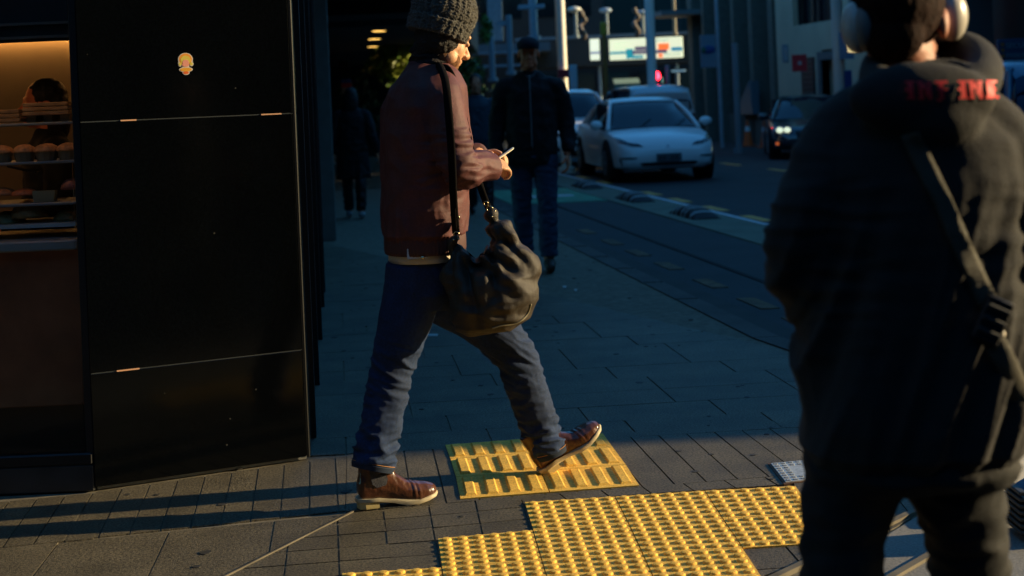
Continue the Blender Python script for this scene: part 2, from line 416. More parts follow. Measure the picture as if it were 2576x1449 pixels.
for (X, Y, l, lb) in ((1085, 843, 34, 'pale flat scrap of paper on the shaded footpath behind the striding legs'), (1420, 722, 10, 'tiny pale scrap on the blue footpath, left one of two'), (1448, 730, 8, 'tiny pale scrap on the blue footpath, right one of two')):
    sc_ = MB(); A = G(X-l/2, Y-2); B = G(X+l/2, Y-2); C = G(X+l/2-2, Y+3); D_ = G(X-l/2+2, Y+3)
    sc_.prism([tuple(p)[:2] for p in (A, B, C, D_)], -.002, .0035)
    tag(sc_.build('paper_scrap', pl('paper', (.5, .52, .5), .9)), lb, 'litter')
# rubber kerb humps on the separator
def hump(y, label):
    t = thing('lane_hump', label, 'lane hump', RP(4.78, y, -.088), math.atan(SL), 'rubber humps on the lane separator')
    b = MB(); N = 24; L = 1.15; Wd = .17; Hh = .115
    def prof(i): x = -1+2*i/N; return max(.012, Hh*(1-abs(x)**3.0)**.8)
    def ring(i, k=1.0):
        yy = -L/2+L*i/N; h = prof(i)*k
        return [Vector((-Wd, yy, 0)), Vector((-Wd*.92, yy, h*.45)), Vector((-Wd*.6, yy, h*.9)), Vector((0, yy, h)), Vector((Wd*.6, yy, h*.9)), Vector((Wd*.92, yy, h*.45)), Vector((Wd, yy, 0))]
    b.loft([ring(i) for i in range(N+1)]); b.build('rubber_body', pl('black_rubber', (.010, .010, .011), .7), t, smooth='auto', local=True)
    for k in (3, 8, 11, 16, 19):
        s = MB(); s.loft([[p*1.0+Vector((0, 0, .004))+Vector((p.x*.02, 0, 0)) for p in ring(i)] for i in (k, k+1)]); s.build('reflective_band', pl('band_white', (.28, .33, .33), .6), t, local=True)
    return t
h0 = hump(17.0, 'striped black rubber hump nearest the camera on the lane separator')
copy_tree(h0, loc=RP(4.78, 20.0, -.088), label='striped black rubber hump, middle one in front of the white sedan')
copy_tree(h0, loc=RP(4.78, 23.3, -.088), label='striped black rubber hump farthest away, beside the sedan wheel')

# ---------------------------------------------------------------- tactile pavers
LT = {(0,2):(1318.7,1262.7),(0,3):(1547,1248.7),(0,4):(1773,1234),(0,5):(2002,1222),
      (1,1):(1100.7,1354.3),(1,2):(1340.5,1333),(1,3):(1581,1315.6),(1,4):(1818,1304),(1,5):(2050,1290),
      (2,0):(860,1442),(2,1):(1111,1427),(2,2):(1362.8,1408.5),(2,3):(1616,1391),(2,4):(1868.8,1378),(2,5):(2100,1364),
      (3,0):(845,1528),(3,1):(1122,1509),(3,2):(1387,1490),(3,3):(1653,1472),(3,4):(1922,1459)}
def quad(tl, tr, br, bl):
    P = [G(*p, .004) for p in (tl, tr, br, bl)]; c = sum(P, Vector())/4
    for i in range(4):
        P[i] = c + (P[i]-c)*(1-.012)
    return P
def bil(P, s, t): return (P[0]*(1-s)+P[1]*s)*(1-t)+(P[3]*(1-s)+P[2]*s)*t
def dot_tile(P, label):
    b = MB(); c = sum(P, Vector())/4
    b.prism([tuple(p)[:2] for p in P], -.005, .004)
    for j in range(6):
        for i in range(6):
            q = bil(P, (i+.5)/6, (j+.5)/6); n = 12
            rs = []
            for r, z in ((.0175, .0035), (.0165, .0060), (.0135, .0098), (.0105, .0105)):
                rs.append([Vector((q.x+r*math.cos(2*math.pi*k/n), q.y+r*math.sin(2*math.pi*k/n), z)) for k in range(n)])
            b.loft(rs)
    o = b.build('tactile_paver', yel, origin=(c.x, c.y, 0), smooth='auto')
    tag(o, label, 'tactile paver', 'yellow blister pavers'); return o
names = {(0,2):'yellow blister paver touching the near edge of the ribbed pavers, leftmost of the far row', (0,3):'yellow blister paver, middle one of the far row', (0,4):'yellow blister paver at the right end of the far row, below the pale metal cover',
         (1,1):'yellow blister paver at the left end of the second row, below the dark square flags', (1,2):'yellow blister paver second from left in the second row', (1,3):'yellow blister paver third from left in the second row', (1,4):'yellow blister paver at the right end of the second row, above a grey flag',
         (2,0):'yellow blister paver at the bottom edge, leftmost of the front row', (2,1):'yellow blister paver second from left in the front row', (2,2):'yellow blister paver third from left in the front row', (2,3):'yellow blister paver at the right end of the front row, left of a grey flag'}
for (r, c), lb in names.items():
    dot_tile(quad(LT[(r, c)], LT[(r, c+1)], LT[(r+1, c+1)], LT[(r+1, c)]), lb)
def bar_tile(P, label):
    b = MB(); c = sum(P, Vector())/4; b.prism([tuple(p)[:2] for p in P], -.005, .004)
    for i in range(4):
        s0, s1 = (i+.5)/4-.066, (i+.5)/4+.066; t0, t1 = .07, .90
        lo = [bil(P, s, t) for s, t in ((s0, t0), (s1, t0), (s1, t1), (s0, t1))]
        e = .022; hi = [bil(P, s, t) for s, t in ((s0+e, t0+.04), (s1-e, t0+.04), (s1-e, t1-.04), (s0+e, t1-.04))]
        b.loft([[p.xy.to_3d()+Vector((0, 0, .0035)) for p in lo], [p.lerp(q, .6).xy.to_3d()+Vector((0, 0, .0100)) for p, q in zip(lo, hi)], [p.xy.to_3d()+Vector((0, 0, .0112)) for p in hi]])
    tag(b.build('ribbed_paver', yel, origin=(c.x, c.y, 0)), label, 'tactile paver', 'yellow ribbed guiding pavers')
LB = [[(1119, 1118.6), (1320, 1103.5), (1517.6, 1089.8)], [(1132, 1154), (1338, 1139), (1542, 1124)], [(1146, 1199.5), (1360, 1185), (1575, 1168)], [(1157, 1254.8), (1383, 1237.5), (1609, 1220.7)]]
bn = [['far left', 'far right, behind the raised boot'], ['middle left, left of the raised heel', 'middle right, under the raised boot'], ['near left, crossed by the leg shadow', 'near right, in full sun']]
for r in range(3):
    for c in range(2): bar_tile(quad(LB[r][c], LB[r][c+1], LB[r+1][c+1], LB[r+1][c]), 'yellow ribbed paver, %s of the six' % bn[r][c])

# metal access cover
P = [G(*p) for p in ((1932, 1168), (2110, 1152), (2150, 1199), (1972, 1219))]
t = thing('access_cover', 'pale metal access cover with raised studs set in the pavers beside the man in black', 'access cover', sum(P, Vector())/4)
b = MB(); b.prism([tuple(p)[:2] for p in P], -.004, .003); b.build('rim', pl('rust', (.12, .06, .035), .8, var=.4, vscale=30), t)
c = sum(P, Vector())/4; Q = [c+(p-c)*.93 for p in P]
b = MB(); b.prism([tuple(p)[:2] for p in Q], -.003, .006)
for j in range(8):
    for i in range(9):
        if 2 <= i <= 6 and 2 <= j <= 5: continue
        q = bil(Q, (i+.5)/9, (j+.5)/8); b.box((q.x-.009, q.y-.006, .005), (q.x+.009, q.y+.006, .0095), bev=.002)
b.build('lid', pl('galvanised', (.50, .50, .46), .45, metal=.4, var=.15, vscale=30, speck=.15), t)

# ---------------------------------------------------------------- black granite corner of the left building
A0 = Vector((-1.627, 5.235, 0)); A1 = Vector((-.868, 5.575, 0)); e = (A1-A0).normalized(); nrm = Vector((e.y, -e.x, 0))
back = Vector((-.125, .992, 0)).normalized()
t = thing('granite_pillar', 'tall corner pillar clad in polished black granite slabs', 'pillar', A0)
def wall_box(mb, a, b, z0, z1, th, n):
    mb.prism([tuple(a)[:2], tuple(b)[:2], tuple(b-n*th)[:2], tuple(a-n*th)[:2]], z0, z1)
zj1 = at(500, 295, 5.4).z; zj2 = at(500, 910, 5.4).z
core = MB(); core.prism([tuple(A0-nrm*.02+e*.01)[:2], tuple(A1-nrm*.02-e*.01)[:2], tuple(A1-nrm*.02-e*.01+back*.30)[:2], tuple(A0-nrm*.02+e*.01+Vector((0, .5, 0)))[:2]], 0, 3.39)
core.build('core', pl('joint_fill', (.34, .33, .30), .6), t)
zs = [0.012, zj2, zj1, 3.4]
for k in range(3):
    b = MB(); m1 = Matrix.Translation(A0) @ Matrix(((e.x, -nrm.x, 0), (e.y, -nrm.y, 0), (0, 0, 1))).to_4x4()
    b.box((0.0, 0, zs[k]+.0022), ((A1-A0).length-.016, .03, zs[k+1]-.0022), m1, bev=.0015); b.build('granite_slab', granite, t)
    b = MB(); n2 = Vector((back.y, -back.x, 0)); m2 = Matrix.Translation(A1+Vector((.002, .004, 0))) @ Matrix(((back.x, -n2.x, 0), (back.y, -n2.y, 0), (0, 0, 1))).to_4x4()
    b.box((.006, 0, zs[k]+.0022), (.30, .03, zs[k+1]-.0022), m2, bev=.0015); b.build('granite_slab', granite, t)
for z in (zj2, zj1):
    b = MB(); b.box((.002, .0012, z-.0020), ((A1-A0).length-.018, .01, z+.0020), m1); b.build('joint_line', pl('joint_grey', (.030, .036, .040), .5), t)
b = MB(); b.prism([tuple(A1-e*.012-nrm*.004)[:2], tuple(A1-e*.003-nrm*.002)[:2], tuple(A1+back*.006)[:2], tuple(A1-e*.012+back*.01)[:2]], .01, 3.4); b.build('corner_trim', pl('trim_metal', (.035, .035, .032), .4, metal=.6), t)
for (X0, X1, Y) in ((303, 343, 296.5), (657, 708, 287.5), (293, 350, 917)):    # spots of sunlight on the joints, painted as bright strips
    pa = at(X0, Y, 5.4); s_a = None
    def onwall(X, Y):
        u = (X-1288)/FPX; v = (HZ-Y)/FPX; D = FV+u*RV+v*UV; q = A0+nrm*.001; tt = (q-Vector((0, 0, H))).dot(nrm)/D.dot(nrm); return Vector((0, 0, H))+D*tt
    a, b_ = onwall(X0, Y), onwall(X1, Y); z = zj1 if Y < 500 else zj2
    s = MB(); s.box((0, -.0015, z-.0025), ((b_-a).length, .004, z+.0025), Matrix.Translation(Vector((a.x, a.y, 0))) @ Matrix(((e.x, -nrm.x, 0), (e.y, -nrm.y, 0), (0, 0, 1))).to_4x4())
    s.build('joint_sun_spot', pl('painted_sun_spot', (.70, .38, .22), .5), t)

# sticker: a plain flower-like stand-in in the same colours and size
c = onwall(467, 160); Mx = Matrix(((e.x, 0, nrm.x), (e.y, 0, nrm.y), (0, 1, 0))).to_4x4(); px = 1/648.0
t = thing('sticker', 'small white edged sticker in yellow, pink and orange on the black granite', 'sticker', c+nrm*.0005)
def disc(name, polys, off, m_):
    b = MB()
    for cx, cy, rx, ry in polys:
        n = 28; b.add([c+Mx.to_3x3() @ Vector(((cx+rx*math.cos(2*math.pi*k/n))*px, (cy+ry*math.sin(2*math.pi*k/n))*px, z)) for z in (off-.0004, off) for k in range(n)], [tuple(range(n, 2*n))]+[(k, (k+1) % n, n+(k+1) % n, n+k) for k in range(n)])
        off += .00003
    return b.build(name, m_, t)
disc('backing', [(0, 10, 18.5, 17), (-14, -1, 5.5, 6), (14, -1, 5.5, 6), (0, -7, 9, 5), (0, -15, 17, 6.5), (0, -23, 9, 5.5)], .0012, pl('sticker_white', (.62, .56, .48), .5))
disc('orange_band', [(0, 11, 16, 14.5)], .0016, pl('sticker_orange', (.75, .28, .03), .5))
disc('yellow_patch', [(0, 9, 12.5, 11), (-14, -1, 3.8, 4), (14, -1, 3.8, 4)], .0020, pl('sticker_yellow', (.62, .50, .08), .5))
disc('pink_patch', [(0, -3, 9, 5), (0, 3, 8, 7)], .0024, pl('sticker_pink', (.75, .30, .22), .5))
disc('orange_base', [(0, -15, 14.5, 4.8)], .0020, pl('sticker_amber', (.72, .34, .03), .5))
disc('red_base', [(0, -23, 7, 3.5)], .0020, pl('sticker_red', (.70, .12, .02), .5))

# ---------------------------------------------------------------- left building behind the pillar
t = thing('street_facade', 'dark shop facade running back along the footpath behind the granite pillar', 'building', A1+back*.5)
fn = Vector((back.y, -back.x, 0))
def fac(mb, s0, s1, z0, z1, proud, th=.3):
    a = A1+back*s0+fn*proud; b_ = A1+back*s1+fn*proud
    mb.prism([tuple(a)[:2], tuple(b_)[:2], tuple(b_-fn*th)[:2], tuple(a-fn*th)[:2]], z0, z1)
b = MB(); fac(b, .34, 60, 3.4, 6.5, .0, 14); b.box((-16, 5.3, 3.4), (-1.3, 18, 6.5)); b.build('upper_wall', dark, t)
b = MB(); fac(b, .34, 5.2, .001, 3.4, -.03); b.build('wall_panel', pl('black_cladding', (.006, .008, .010), .25), t)
for s0 in (.36, 1.5, 2.9, 4.3, 5.1):
    b = MB(); fac(b, s0, s0+.07, .001, 3.4, .02, .06); b.build('mullion', blackm, t)
for s0, s1 in ((.45, 1.48), (1.6, 2.88), (3.0, 4.28)):
    b = MB(); fac(b, s0, s1, .25, 3.2, -.02, .008); b.build('pane', darkglass, t)
b = MB(); fac(b, 9.3, 10.6, .001, 3.4, .10); b.build('grey_pier', pl('pier_grey', (.16, .16, .145), .7, var=.15), t)
b = MB(); fac(b, 10.9, 60, .001, 3.4, -.9); b.build('recessed_wall', dark, t)
for k in range(6):
    b = MB(); fac(b, 13+k*5, 13.3+k*5, .001, 3.4, .0, .3); b.build('pier', pl('pier_dark', (.06, .06, .06), .7), t)
    b = MB(); fac(b, 13.5+k*5, 17.6+k*5, .4, 2.7, -.88, .02); b.build('shop_window', darkglass, t)

# canopy over the footpath with three downlights
t = thing('canopy', 'dark canopy with a pale edge and three small downlights over the far footpath', 'canopy', at(960, 130, 26))
zc = at(950, 95, 24).z
b = MB(); b.box((-7, 20, 3.02), (-.9, 21, 3.4)); b.build('fascia', blackm, t)
b = MB(); b.box((-8, 21, 2.62), (-1.2, 40, 2.72)); b.build('soffit', pl('soffit', (.05, .055, .06), .8), t)
b = MB(); b.box((-8, 20.9, 2.72), (-1.2, 21.0, 2.80)); b.build('edge_trim', pl('pale_trim', (.22, .24, .24), .6), t)
b = MB(); b.box((-10, 40, 0), (-3.2, 41, 4)); b.build('end_wall', pl('end_wall', (.05, .055, .06), .8), t)
b = MB(); b.box((-10, 20.95, 2.80), (-.9, 40, 6)); b.build('upper_mass', blackm, t)
for (X, Y) in ((953, 79), (942, 99), (939, 118)):
    u = (X-1288)/FPX; v = (HZ-Y)/FPX; D = FV+u*RV+v*UV; p = Vector((0, 0, H))+D*((2.615-H)/D.z)
    b = MB(); b.cyl(p+Vector((0, 0, .0)), p+Vector((0, 0, .02)), .11, 16); b.build('downlight', pl('lamp_warm', (1, .7, .3), .5, emit=(1, .55, .12), estr=1.6), t)
# ---------------------------------------------------------------- bakery
t = thing('bakery_shop', 'bakery shopfront of dark frames and glass with a warm lit interior wall', 'shop', (-3.2, 5.21, 0))
b = MB(); b.box((-5.2, 5.236, .0), (-1.632, 5.27, .10), bev=.004); b.build('kick_plate', pl('kick', (.035, .036, .036), .35, var=.3, vscale=9), t)
b = MB(); b.box((-5.2, 5.232, .10), (-1.632, 5.30, .145), bev=.006); b.build('sill', blackm, t)
b = MB(); b.box((-1.660, 5.245, .0), (-1.630, 5.32, 3.4), bev=.003); b.build('jamb', blackm, t)
b = MB(); b.box((-5.2, 5.255, .145), (-1.67, 5.263, 3.4)); b.build('pane', glassm, t)
b = MB(); b.box((-5.2, 5.0, 3.4), (-1.62, 5.6, 5.5)); b.build('bulkhead', dark, t)
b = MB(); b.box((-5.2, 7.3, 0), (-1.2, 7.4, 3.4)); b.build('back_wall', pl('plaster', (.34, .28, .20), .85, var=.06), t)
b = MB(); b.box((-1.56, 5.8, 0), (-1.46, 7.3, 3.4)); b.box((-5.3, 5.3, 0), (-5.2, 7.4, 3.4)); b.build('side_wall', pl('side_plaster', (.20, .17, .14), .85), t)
b = MB(); b.box((-5.2, 5.3, -.02), (-1.6, 7.3, .02)); b.build('shop_floor', dark, t)
b = MB(); b.box((-5.2, 5.42, 1.71), (-1.67, 5.44, 3.3)); b.box((-5.2, 5.4405, 1.80), (-1.67, 6.1, 3.3)); b.build('bulkhead_box', pl('menu_dark', (.022, .020, .022), .5), t)
b = MB(); b.box((-5.2, 5.40, 1.775), (-1.70, 5.418, 1.785)); b.box((-5.2, 5.40, 1.722), (-1.70, 5.418, 1.732)); b.build('rail_trim', pl('rail_trim', (.16, .13, .10), .4), t)
b = MB(); b.box((-4.6, 7.25, 1.84), (-1.7, 7.285, 1.86)); b.build('strip_light', pl('strip_lamp', (1, .7, .4), .5, emit=(1, .46, .12), estr=6), t)

b = MB(); b.box((-4.6, 5.448, 1.775), (-1.72, 5.475, 1.79)); b.build('added_goods_light', pl('added_goods_lamp', (1, .7, .4), .5, emit=(1, .50, .18), estr=3.5), t)  # hidden strip added to brighten the baked goods

t = thing('display_case', 'bakery display case with glass shelves above a brown timber front', 'display case', (-2.6, 5.5, 0))
woodm = mat('brown_panel', (.26, .095, .040), .45, var=.3, vscale=6, bump=.1, bscale=8)
b = MB(); b.box((-4.6, 5.46, .28), (-1.70, 5.95, .895), bev=.004); b.build('timber_front', woodm, t)
b = MB(); b.box((-4.6, 5.52, .02), (-1.70, 5.9, .28)); b.build('plinth', pl('plinth', (.03, .022, .015), .5), t)
b = MB(); b.box((-4.6, 5.40, .895), (-1.715, 5.98, .935), bev=.006); b.build('counter_top', pl('counter_pale', (.26, .28, .27), .4), t)
zsh = [.995, 1.075, 1.24, 1.395]
for z in zsh:
    b = MB(); b.box((-4.6, {1.395: 5.63, 1.24: 5.56, 1.075: 5.53, .995: 5.50}[z], z-.012), (-1.75, 5.86, z), bev=.003)
    b.build('shelf', pl('shelf_pale', (.20, .23, .235), .35), t)
b = MB(); b.box((-4.6, 5.425, .985), (-1.72, 5.437, 1.0)); b.build('front_rail', pl('rail_pale', (.42, .46, .47), .3), t)
for x in (-1.74, -2.9, -4.0):
    b = MB(); b.box((x-.01, 5.84, .935), (x+.01, 5.86, 1.41)); b.build('upright', steel, t)
def bun(x, y, z, r, h, label, paper=True, group='muffins on the upper shelf', cc=(.50, .22, .07)):
    o = thing('muffin', label, 'muffin', (x, y, z), random.random()*6, group)
    top = MB(); rings = []
    for k in range(8):
        a = k/7*math.pi/2; rr = r*1.12*math.cos(a)+.001
        rings.append([Vector((rr*math.cos(q*math.pi/9)*(1+.06*noise.noise(Vector((q, k, x*9)))), rr*math.sin(q*math.pi/9), h*.55+h*.5*math.sin(a)*(1+.1*noise.noise(Vector((q*.8, k, x*5)))))) for q in range(18)])
    top.loft(rings); top.build('crust', mat('crust%d' % int(cc[0]*100), cc, .55, var=.35, vscale=60, bump=.4, bscale=90), o, smooth=True, local=True)
    if paper:
        cb = MB(); n = 24; cb.loft([[Vector((rr*(1+.05*(q % 2))*math.cos(2*math.pi*q/n), rr*(1+.05*(q % 2))*math.sin(2*math.pi*q/n), zz)) for q in range(n)] for rr, zz in ((r*.78, 0), (r*1.0, h*.62))])
        cb.build('paper_case', pl('paper_case', (.22, .16, .09), .7), o, local=True)
    return o
ml = ['round brown muffin cut by the left edge of the window', 'golden muffin second from the left on the upper shelf', 'wide glossy muffin third from the left on the upper shelf', 'broad pale muffin at the right end of the upper shelf beside the pillar']
for i, X in enumerate((5, 62, 118, 172)):
    p = at(X, 385, 5.60); bun(p.x, 5.60, 1.240, .042 if i != 2 else .046, .066, ml[i])
p = at(10, 480, 5.6); bun(p.x, 5.6, 1.075, .045, .06, 'dark baked roll at the left of the middle shelf', False, 'rolls on the middle shelf', (.32, .12, .04))
p = at(62, 480, 5.6); bun(p.x, 5.6, 1.075, .048, .055, 'red brown roll below the phone on the middle shelf', False, 'rolls on the middle shelf', (.38, .10, .03))
p = at(183, 470, 5.6); bun(p.x, 5.6, 1.075, .042, .085, 'wrapped reddish loaf at the right end of the middle shelf', False, 'rolls on the middle shelf', (.25, .08, .05))
for X, lb in ((20, 'big yellow brown cake at the left behind the front rail'), (75, 'tall crumbly cake in the middle behind the front rail'), (172, 'small yellow cake at the right behind the front rail')):
    p = at(X, 580, 5.62); bun(p.x, 5.62, .936 if X != 75 else .936, .065 if X < 100 else .05, .10 if X != 75 else .14, lb, False, 'cakes on the counter', (.30, .16, .05))
def bowl(x, y, z, w_, h, label, name='wooden_tray', stand=True):
    o = thing(name, label, 'tray', (x, y, z), 0, 'timber trays on the top shelf')
    b = MB()
    for k in range(3): b.box((-w_/2+.002*k, -.09, .028+k*.018), (w_/2-.002*k, .09, .028+k*.018+.016), bev=.003)
    b.build('slatted_rim', mat('tray_wood', (.26, .16, .07), .6, var=.3, vscale=20), o, local=True)
    if stand:
        for sx in (-.36, 0, .36):
            f = MB(); f.box((sx*w_-.018, -.06, 0), (sx*w_+.018, .06, .030)); f.build('foot', mat('tray_wood', (.26, .16, .07), .6), o, local=True)
    return o
p = at(133, 300, 5.72); bowl(p.x, 5.72, 1.395, .19, .1, 'deep slatted timber tray in front of the shop assistant')
p = at(18, 300, 5.72); bowl(p.x, 5.72, 1.372, .17, .07, 'lower timber tray at the left edge of the top shelf', stand=False)
p = at(113, 480, 5.58)
o = thing('card_box', 'pale upright card box between rolls on the middle shelf', 'box', (p.x, 5.58, 1.076))
b = MB(); b.loft([[Vector(q) for q in ((-.04, -.02, 0), (.04, -.02, 0), (.04, .02, 0), (-.04, .02, 0))], [Vector(q) for q in ((-.046, -.016, .045), (.046, -.016, .045), (.046, .016, .045), (-.046, .016, .045))]])
b.build('carton', pl('card', (.20, .19, .10), .7), o, local=True)
b = MB(); b.box((-.05, -.03, -.002), (.05, .03, .002)); b.build('base_card', pl('card_base', (.10, .09, .06), .7), o, local=True)

# ---------------------------------------------------------------- buildings on the right side of the street
FO = 13.0
def fr(off, y, z): return Vector((off-SL*y, y, z))
def fbox(mb, o0, o1, y0, y1, z0, z1):
    mb.prism([tuple(fr(o0, y0, 0))[:2], tuple(fr(o1, y0, 0))[:2], tuple(fr(o1, y1, 0))[:2], tuple(fr(o0, y1, 0))[:2]], z0, z1)
beige = mat('beige_render', (.50, .41, .28), .85, var=.12, vscale=.8, speck=.1)
t = thing('office_block', 'tall dark office block with a deep fascia over a shaded ground floor', 'building', fr(FO+6, 18, -.1))
def tbox(mb, o0, o1, y0, y1, z0, z1, k=.1205):  # near face slanted along the sun to steer where light passes
    a0 = fr(o0, y0, 0); yb = y0+(o1-o0)*k; a1 = fr(o1, yb, 0)
    mb.prism([tuple(a0)[:2], tuple(a1)[:2], tuple(fr(o1, y1, 0))[:2], tuple(fr(o0, y1, 0))[:2]], z0, z1)
YC = 7.2
b = MB(); tbox(b, FO, FO+12, YC, 28.6, 3.6, 7.5); b.build('upper_wall', pl('office_grey', (.05, .055, .06), .6, var=.2, vscale=.5), t)
b = MB(); tbox(b, FO+.9, FO+12, YC+.16, 28.4, -.1, 3.6); b.build('lower_wall', blackm, t)
for k in range(4):
    b = MB(); fbox(b, FO+.1, FO+.6, 7.6+k*6.5, 8.1+k*6.5, -.1, 3.6); b.build('column', pl('office_col', (.05, .05, .05), .7), t)
b = MB(); b.prism([(11.6, 7.27), (21, 7.45), (21, 14), (11.6, 14)], -.1, 3.52); b.build('shade_podium', pl('shade_podium', (.08, .075, .07), .7), t)  # unseen low block added to place the shadow edge on the paving
for k in range(9):
    b = MB(); fbox(b, FO-.04, FO+.1, 8.6+k*2.1, 10.3+k*2.1, 4.6, 6.4); b.build('window', darkglass, t)
b = MB(); fbox(b, FO+1, FO+5, 28.65, 30.4, -.1, 3.55); b.build('sun_gap_wall', pl('sun_gap_wall', (.1, .09, .08), .8), t)  # unseen wall added under the gap that lets sun onto the pole
t = thing('parking_building', 'beige rendered building with a dark strip window, louvre and open garage doorway', 'building', fr(FO+6, 35, -.1))
b = MB(); tbox(b, FO+.0, FO+12, 30.5, 37.6, 4.2, 8); fbox(b, FO, FO+12, 36.3, 37.6, -.1, 4.2)
b.build('wall', beige, t)
b = MB(); fbox(b, FO+.004, FO+12, 33.0, 36.3, 2.35, 3.05); fbox(b, FO+.004, FO+.5, 34.45, 36.3, -.1, 2.35); tbox(b, FO+.004, FO+12, 30.5, 33.0, -.1, 4.2); b.build('lower_wall', beige, t)
b = MB(); fbox(b, FO+.25, FO+.6, 33.0, 36.3, 3.05, 4.2); b.build('strip_window', darkglass, t)
for k in range(4):
    b = MB(); fbox(b, FO+.12, FO+.2, 33.1+k*1.03, 33.16+k*1.03, 3.05, 4.2); b.build('window_mullion', blackm, t)
b = MB(); fbox(b, FO+.6, FO+3, 33.0, 34.45, -.1, 2.35); b.build('garage_recess', blackm, t)
b = MB(); fbox(b, FO-.05, FO+.2, 34.45, 34.62, -.1, 2.1); fbox(b, FO-.05, FO+.2, 33.0, 33.15, -.1, 2.1); fbox(b, FO-.05, FO+.2, 33.0, 34.62, 2.1, 2.3); b.build('garage_frame', pl('frame_grey', (.12, .125, .12), .7), t)
lv = MB()
for k in range(8): fbox(lv, FO-.05, FO+.02, 34.95, 35.75, 1.15+k*.13, 1.22+k*.13)
lv.build('louvre', pl('louvre', (.06, .065, .065), .5), t)
b = MB(); fbox(b, FO-.02, FO+.02, 34.9, 35.8, 1.1, 2.2); b.build('louvre_back', blackm, t)
t = thing('column_building', 'building with tall narrow tan columns and dark bays between them', 'building', fr(FO+6, 41, -.1))
b = MB(); fbox(b, FO+.8, FO+12, 37.6, 45.5, -.1, 9); b.build('dark_bays', pl('bay', (.02, .024, .026), .4), t)
for y, wd, o in ((37.9, .35, 0), (39.6, .3, 0), (40.9, .28, -.1), (42.1, .28, -.2), (43.2, .26, -.3), (44.5, .5, -.3)):
    b = MB(); fbox(b, FO+o, FO+.8, y, y+wd, -.1, 9.5); b.build('column', pl('tan_column', (.13, .12, .095), .8, var=.15), t)
b = MB(); fbox(b, FO+.0, FO+.79, 38.3, 44.6, -.1, .75); b.build('plinth', pl('plinth_tan', (.10, .095, .08), .8), t)
b = MB(); fbox(b, FO-1.5, FO+.0, 43.6, 45.5, 3.9, 4.05); b.build('porch_roof', pl('porch', (.2, .2, .19), .7), t)
b = MB(); b.loft([[fr(FO-.2, 39.2, .75), fr(FO-.25, 40.6, .75), fr(FO-.05, 40.6, .75), fr(FO, 39.2, .75)], [fr(FO-.2, 39.2, 1.7), fr(FO-.25, 39.3, 1.7), fr(FO-.05, 39.3, 1.7), fr(FO, 39.2, 1.7)]]); b.build('glass_balustrade', pl('balus', (.10, .15, .18), .2), t)

# signs of the right side
def panel_sign(name, X0, Y0, X1, Y1, d, m_, label, cat='sign', th=.06, frame=None, post=None):
    c = at((X0+X1)/2, Y1, d); t = thing(name, label, cat, c)
    p0, p1 = at(X0, (Y0+Y1)/2, d), at(X1, (Y0+Y1)/2, d); zt, zb = at((X0+X1)/2, Y0, d).z, at((X0+X1)/2, Y1, d).z
    b = MB(); b.box((p0.x, d, zb), (p1.x, d+th, zt), bev=.01); b.build('panel', m_, t); t['_g'] = 0
    del t['_g']; return t, p0.x, p1.x, zb, zt
t, x0, x1, zb, zt = panel_sign('parking_sign', 1993, 137, 2030, 180, 32.4, pl('sign_red', (.42, .02, .03), .5), 'small square red sign with a pale dot over the garage doorway')
b = MB(); b.cyl(Vector(((x0+x1)/2, 32.395, (zb+zt)/2)), Vector(((x0+x1)/2, 32.37, (zb+zt)/2)), .05); b.build('emblem', pl('emb', (.4, .3, .3), .5), t)
t, x0, x1, zb, zt = panel_sign('wall_plate', 1968, 112, 1984, 158, 33.8, pl('plate_grey', (.22, .26, .28), .5), 'narrow pale grey plate on the beige wall left of the red sign')
b = MB(); b.box((x0+.03, 33.77, zb+.05), (x1-.03, 33.795, zt-.05)); b.build('plate_face', pl('plate_face', (.3, .34, .36), .5), t)
tb = thing('blue_shop_sign', 'dark blue sign with pale lettering and orange marks at the right edge', 'sign', at(2560, 150, 23.5))
p0 = at(2510, 110, 23.5); p1 = at(2760, 110, 23.5); zt = at(2540, 98, 23.5).z; zb = at(2540, 152, 23.5).z
b = MB(); b.box((p0.x, 23.5, zb), (p1.x, 23.58, zt), bev=.01); b.build('panel', pl('sign_blue', (.010, .045, .10), .5), tb)
def text_mesh(body, size, loc, m_, parent, name='lettering', rotz=0, depth=.008, ax='C'):
    cu = bpy.data.curves.new('txt', 'FONT'); cu.body = body; cu.size = size; cu.extrude = depth; cu.align_x = 'LEFT'
    o = bpy.data.objects.new('txt', cu); COL.objects.link(o); dg = bpy.context.evaluated_depsgraph_get()
    me = bpy.data.meshes.new_from_object(o.evaluated_get(dg)); bpy.data.objects.remove(o)
    R = Matrix.Rotation(rotz, 3, 'Z') @ Matrix.Rotation(math.pi/2, 3, 'X'); mb = MB()
    mb.add([Vector(loc)+R @ v.co for v in me.vertices], [tuple(p.vertices) for p in me.polygons]); bpy.data.meshes.remove(me)
    return mb.build(name, m_, parent)
hh = (zt-zb)
text_mesh('SECURE', hh*.36, (p0.x+.13, 23.49, zb+hh*.58), pl('sign_pale', (.10, .20, .24), .6), tb)
text_mesh('PARKING', hh*.30, (p0.x+.13, 23.49, zb+hh*.12), pl('sign_pale', (.10, .20, .24), .6), tb)
b = MB()
for k in range(3): b.cyl(Vector((p0.x+.075, 23.495, zb+hh*(.22+.27*k))), Vector((p0.x+.075, 23.48, zb+hh*(.22+.27*k))), .032, 10)
b.build('orange_marks', pl('sign_orange', (.35, .11, .02), .6), tb)

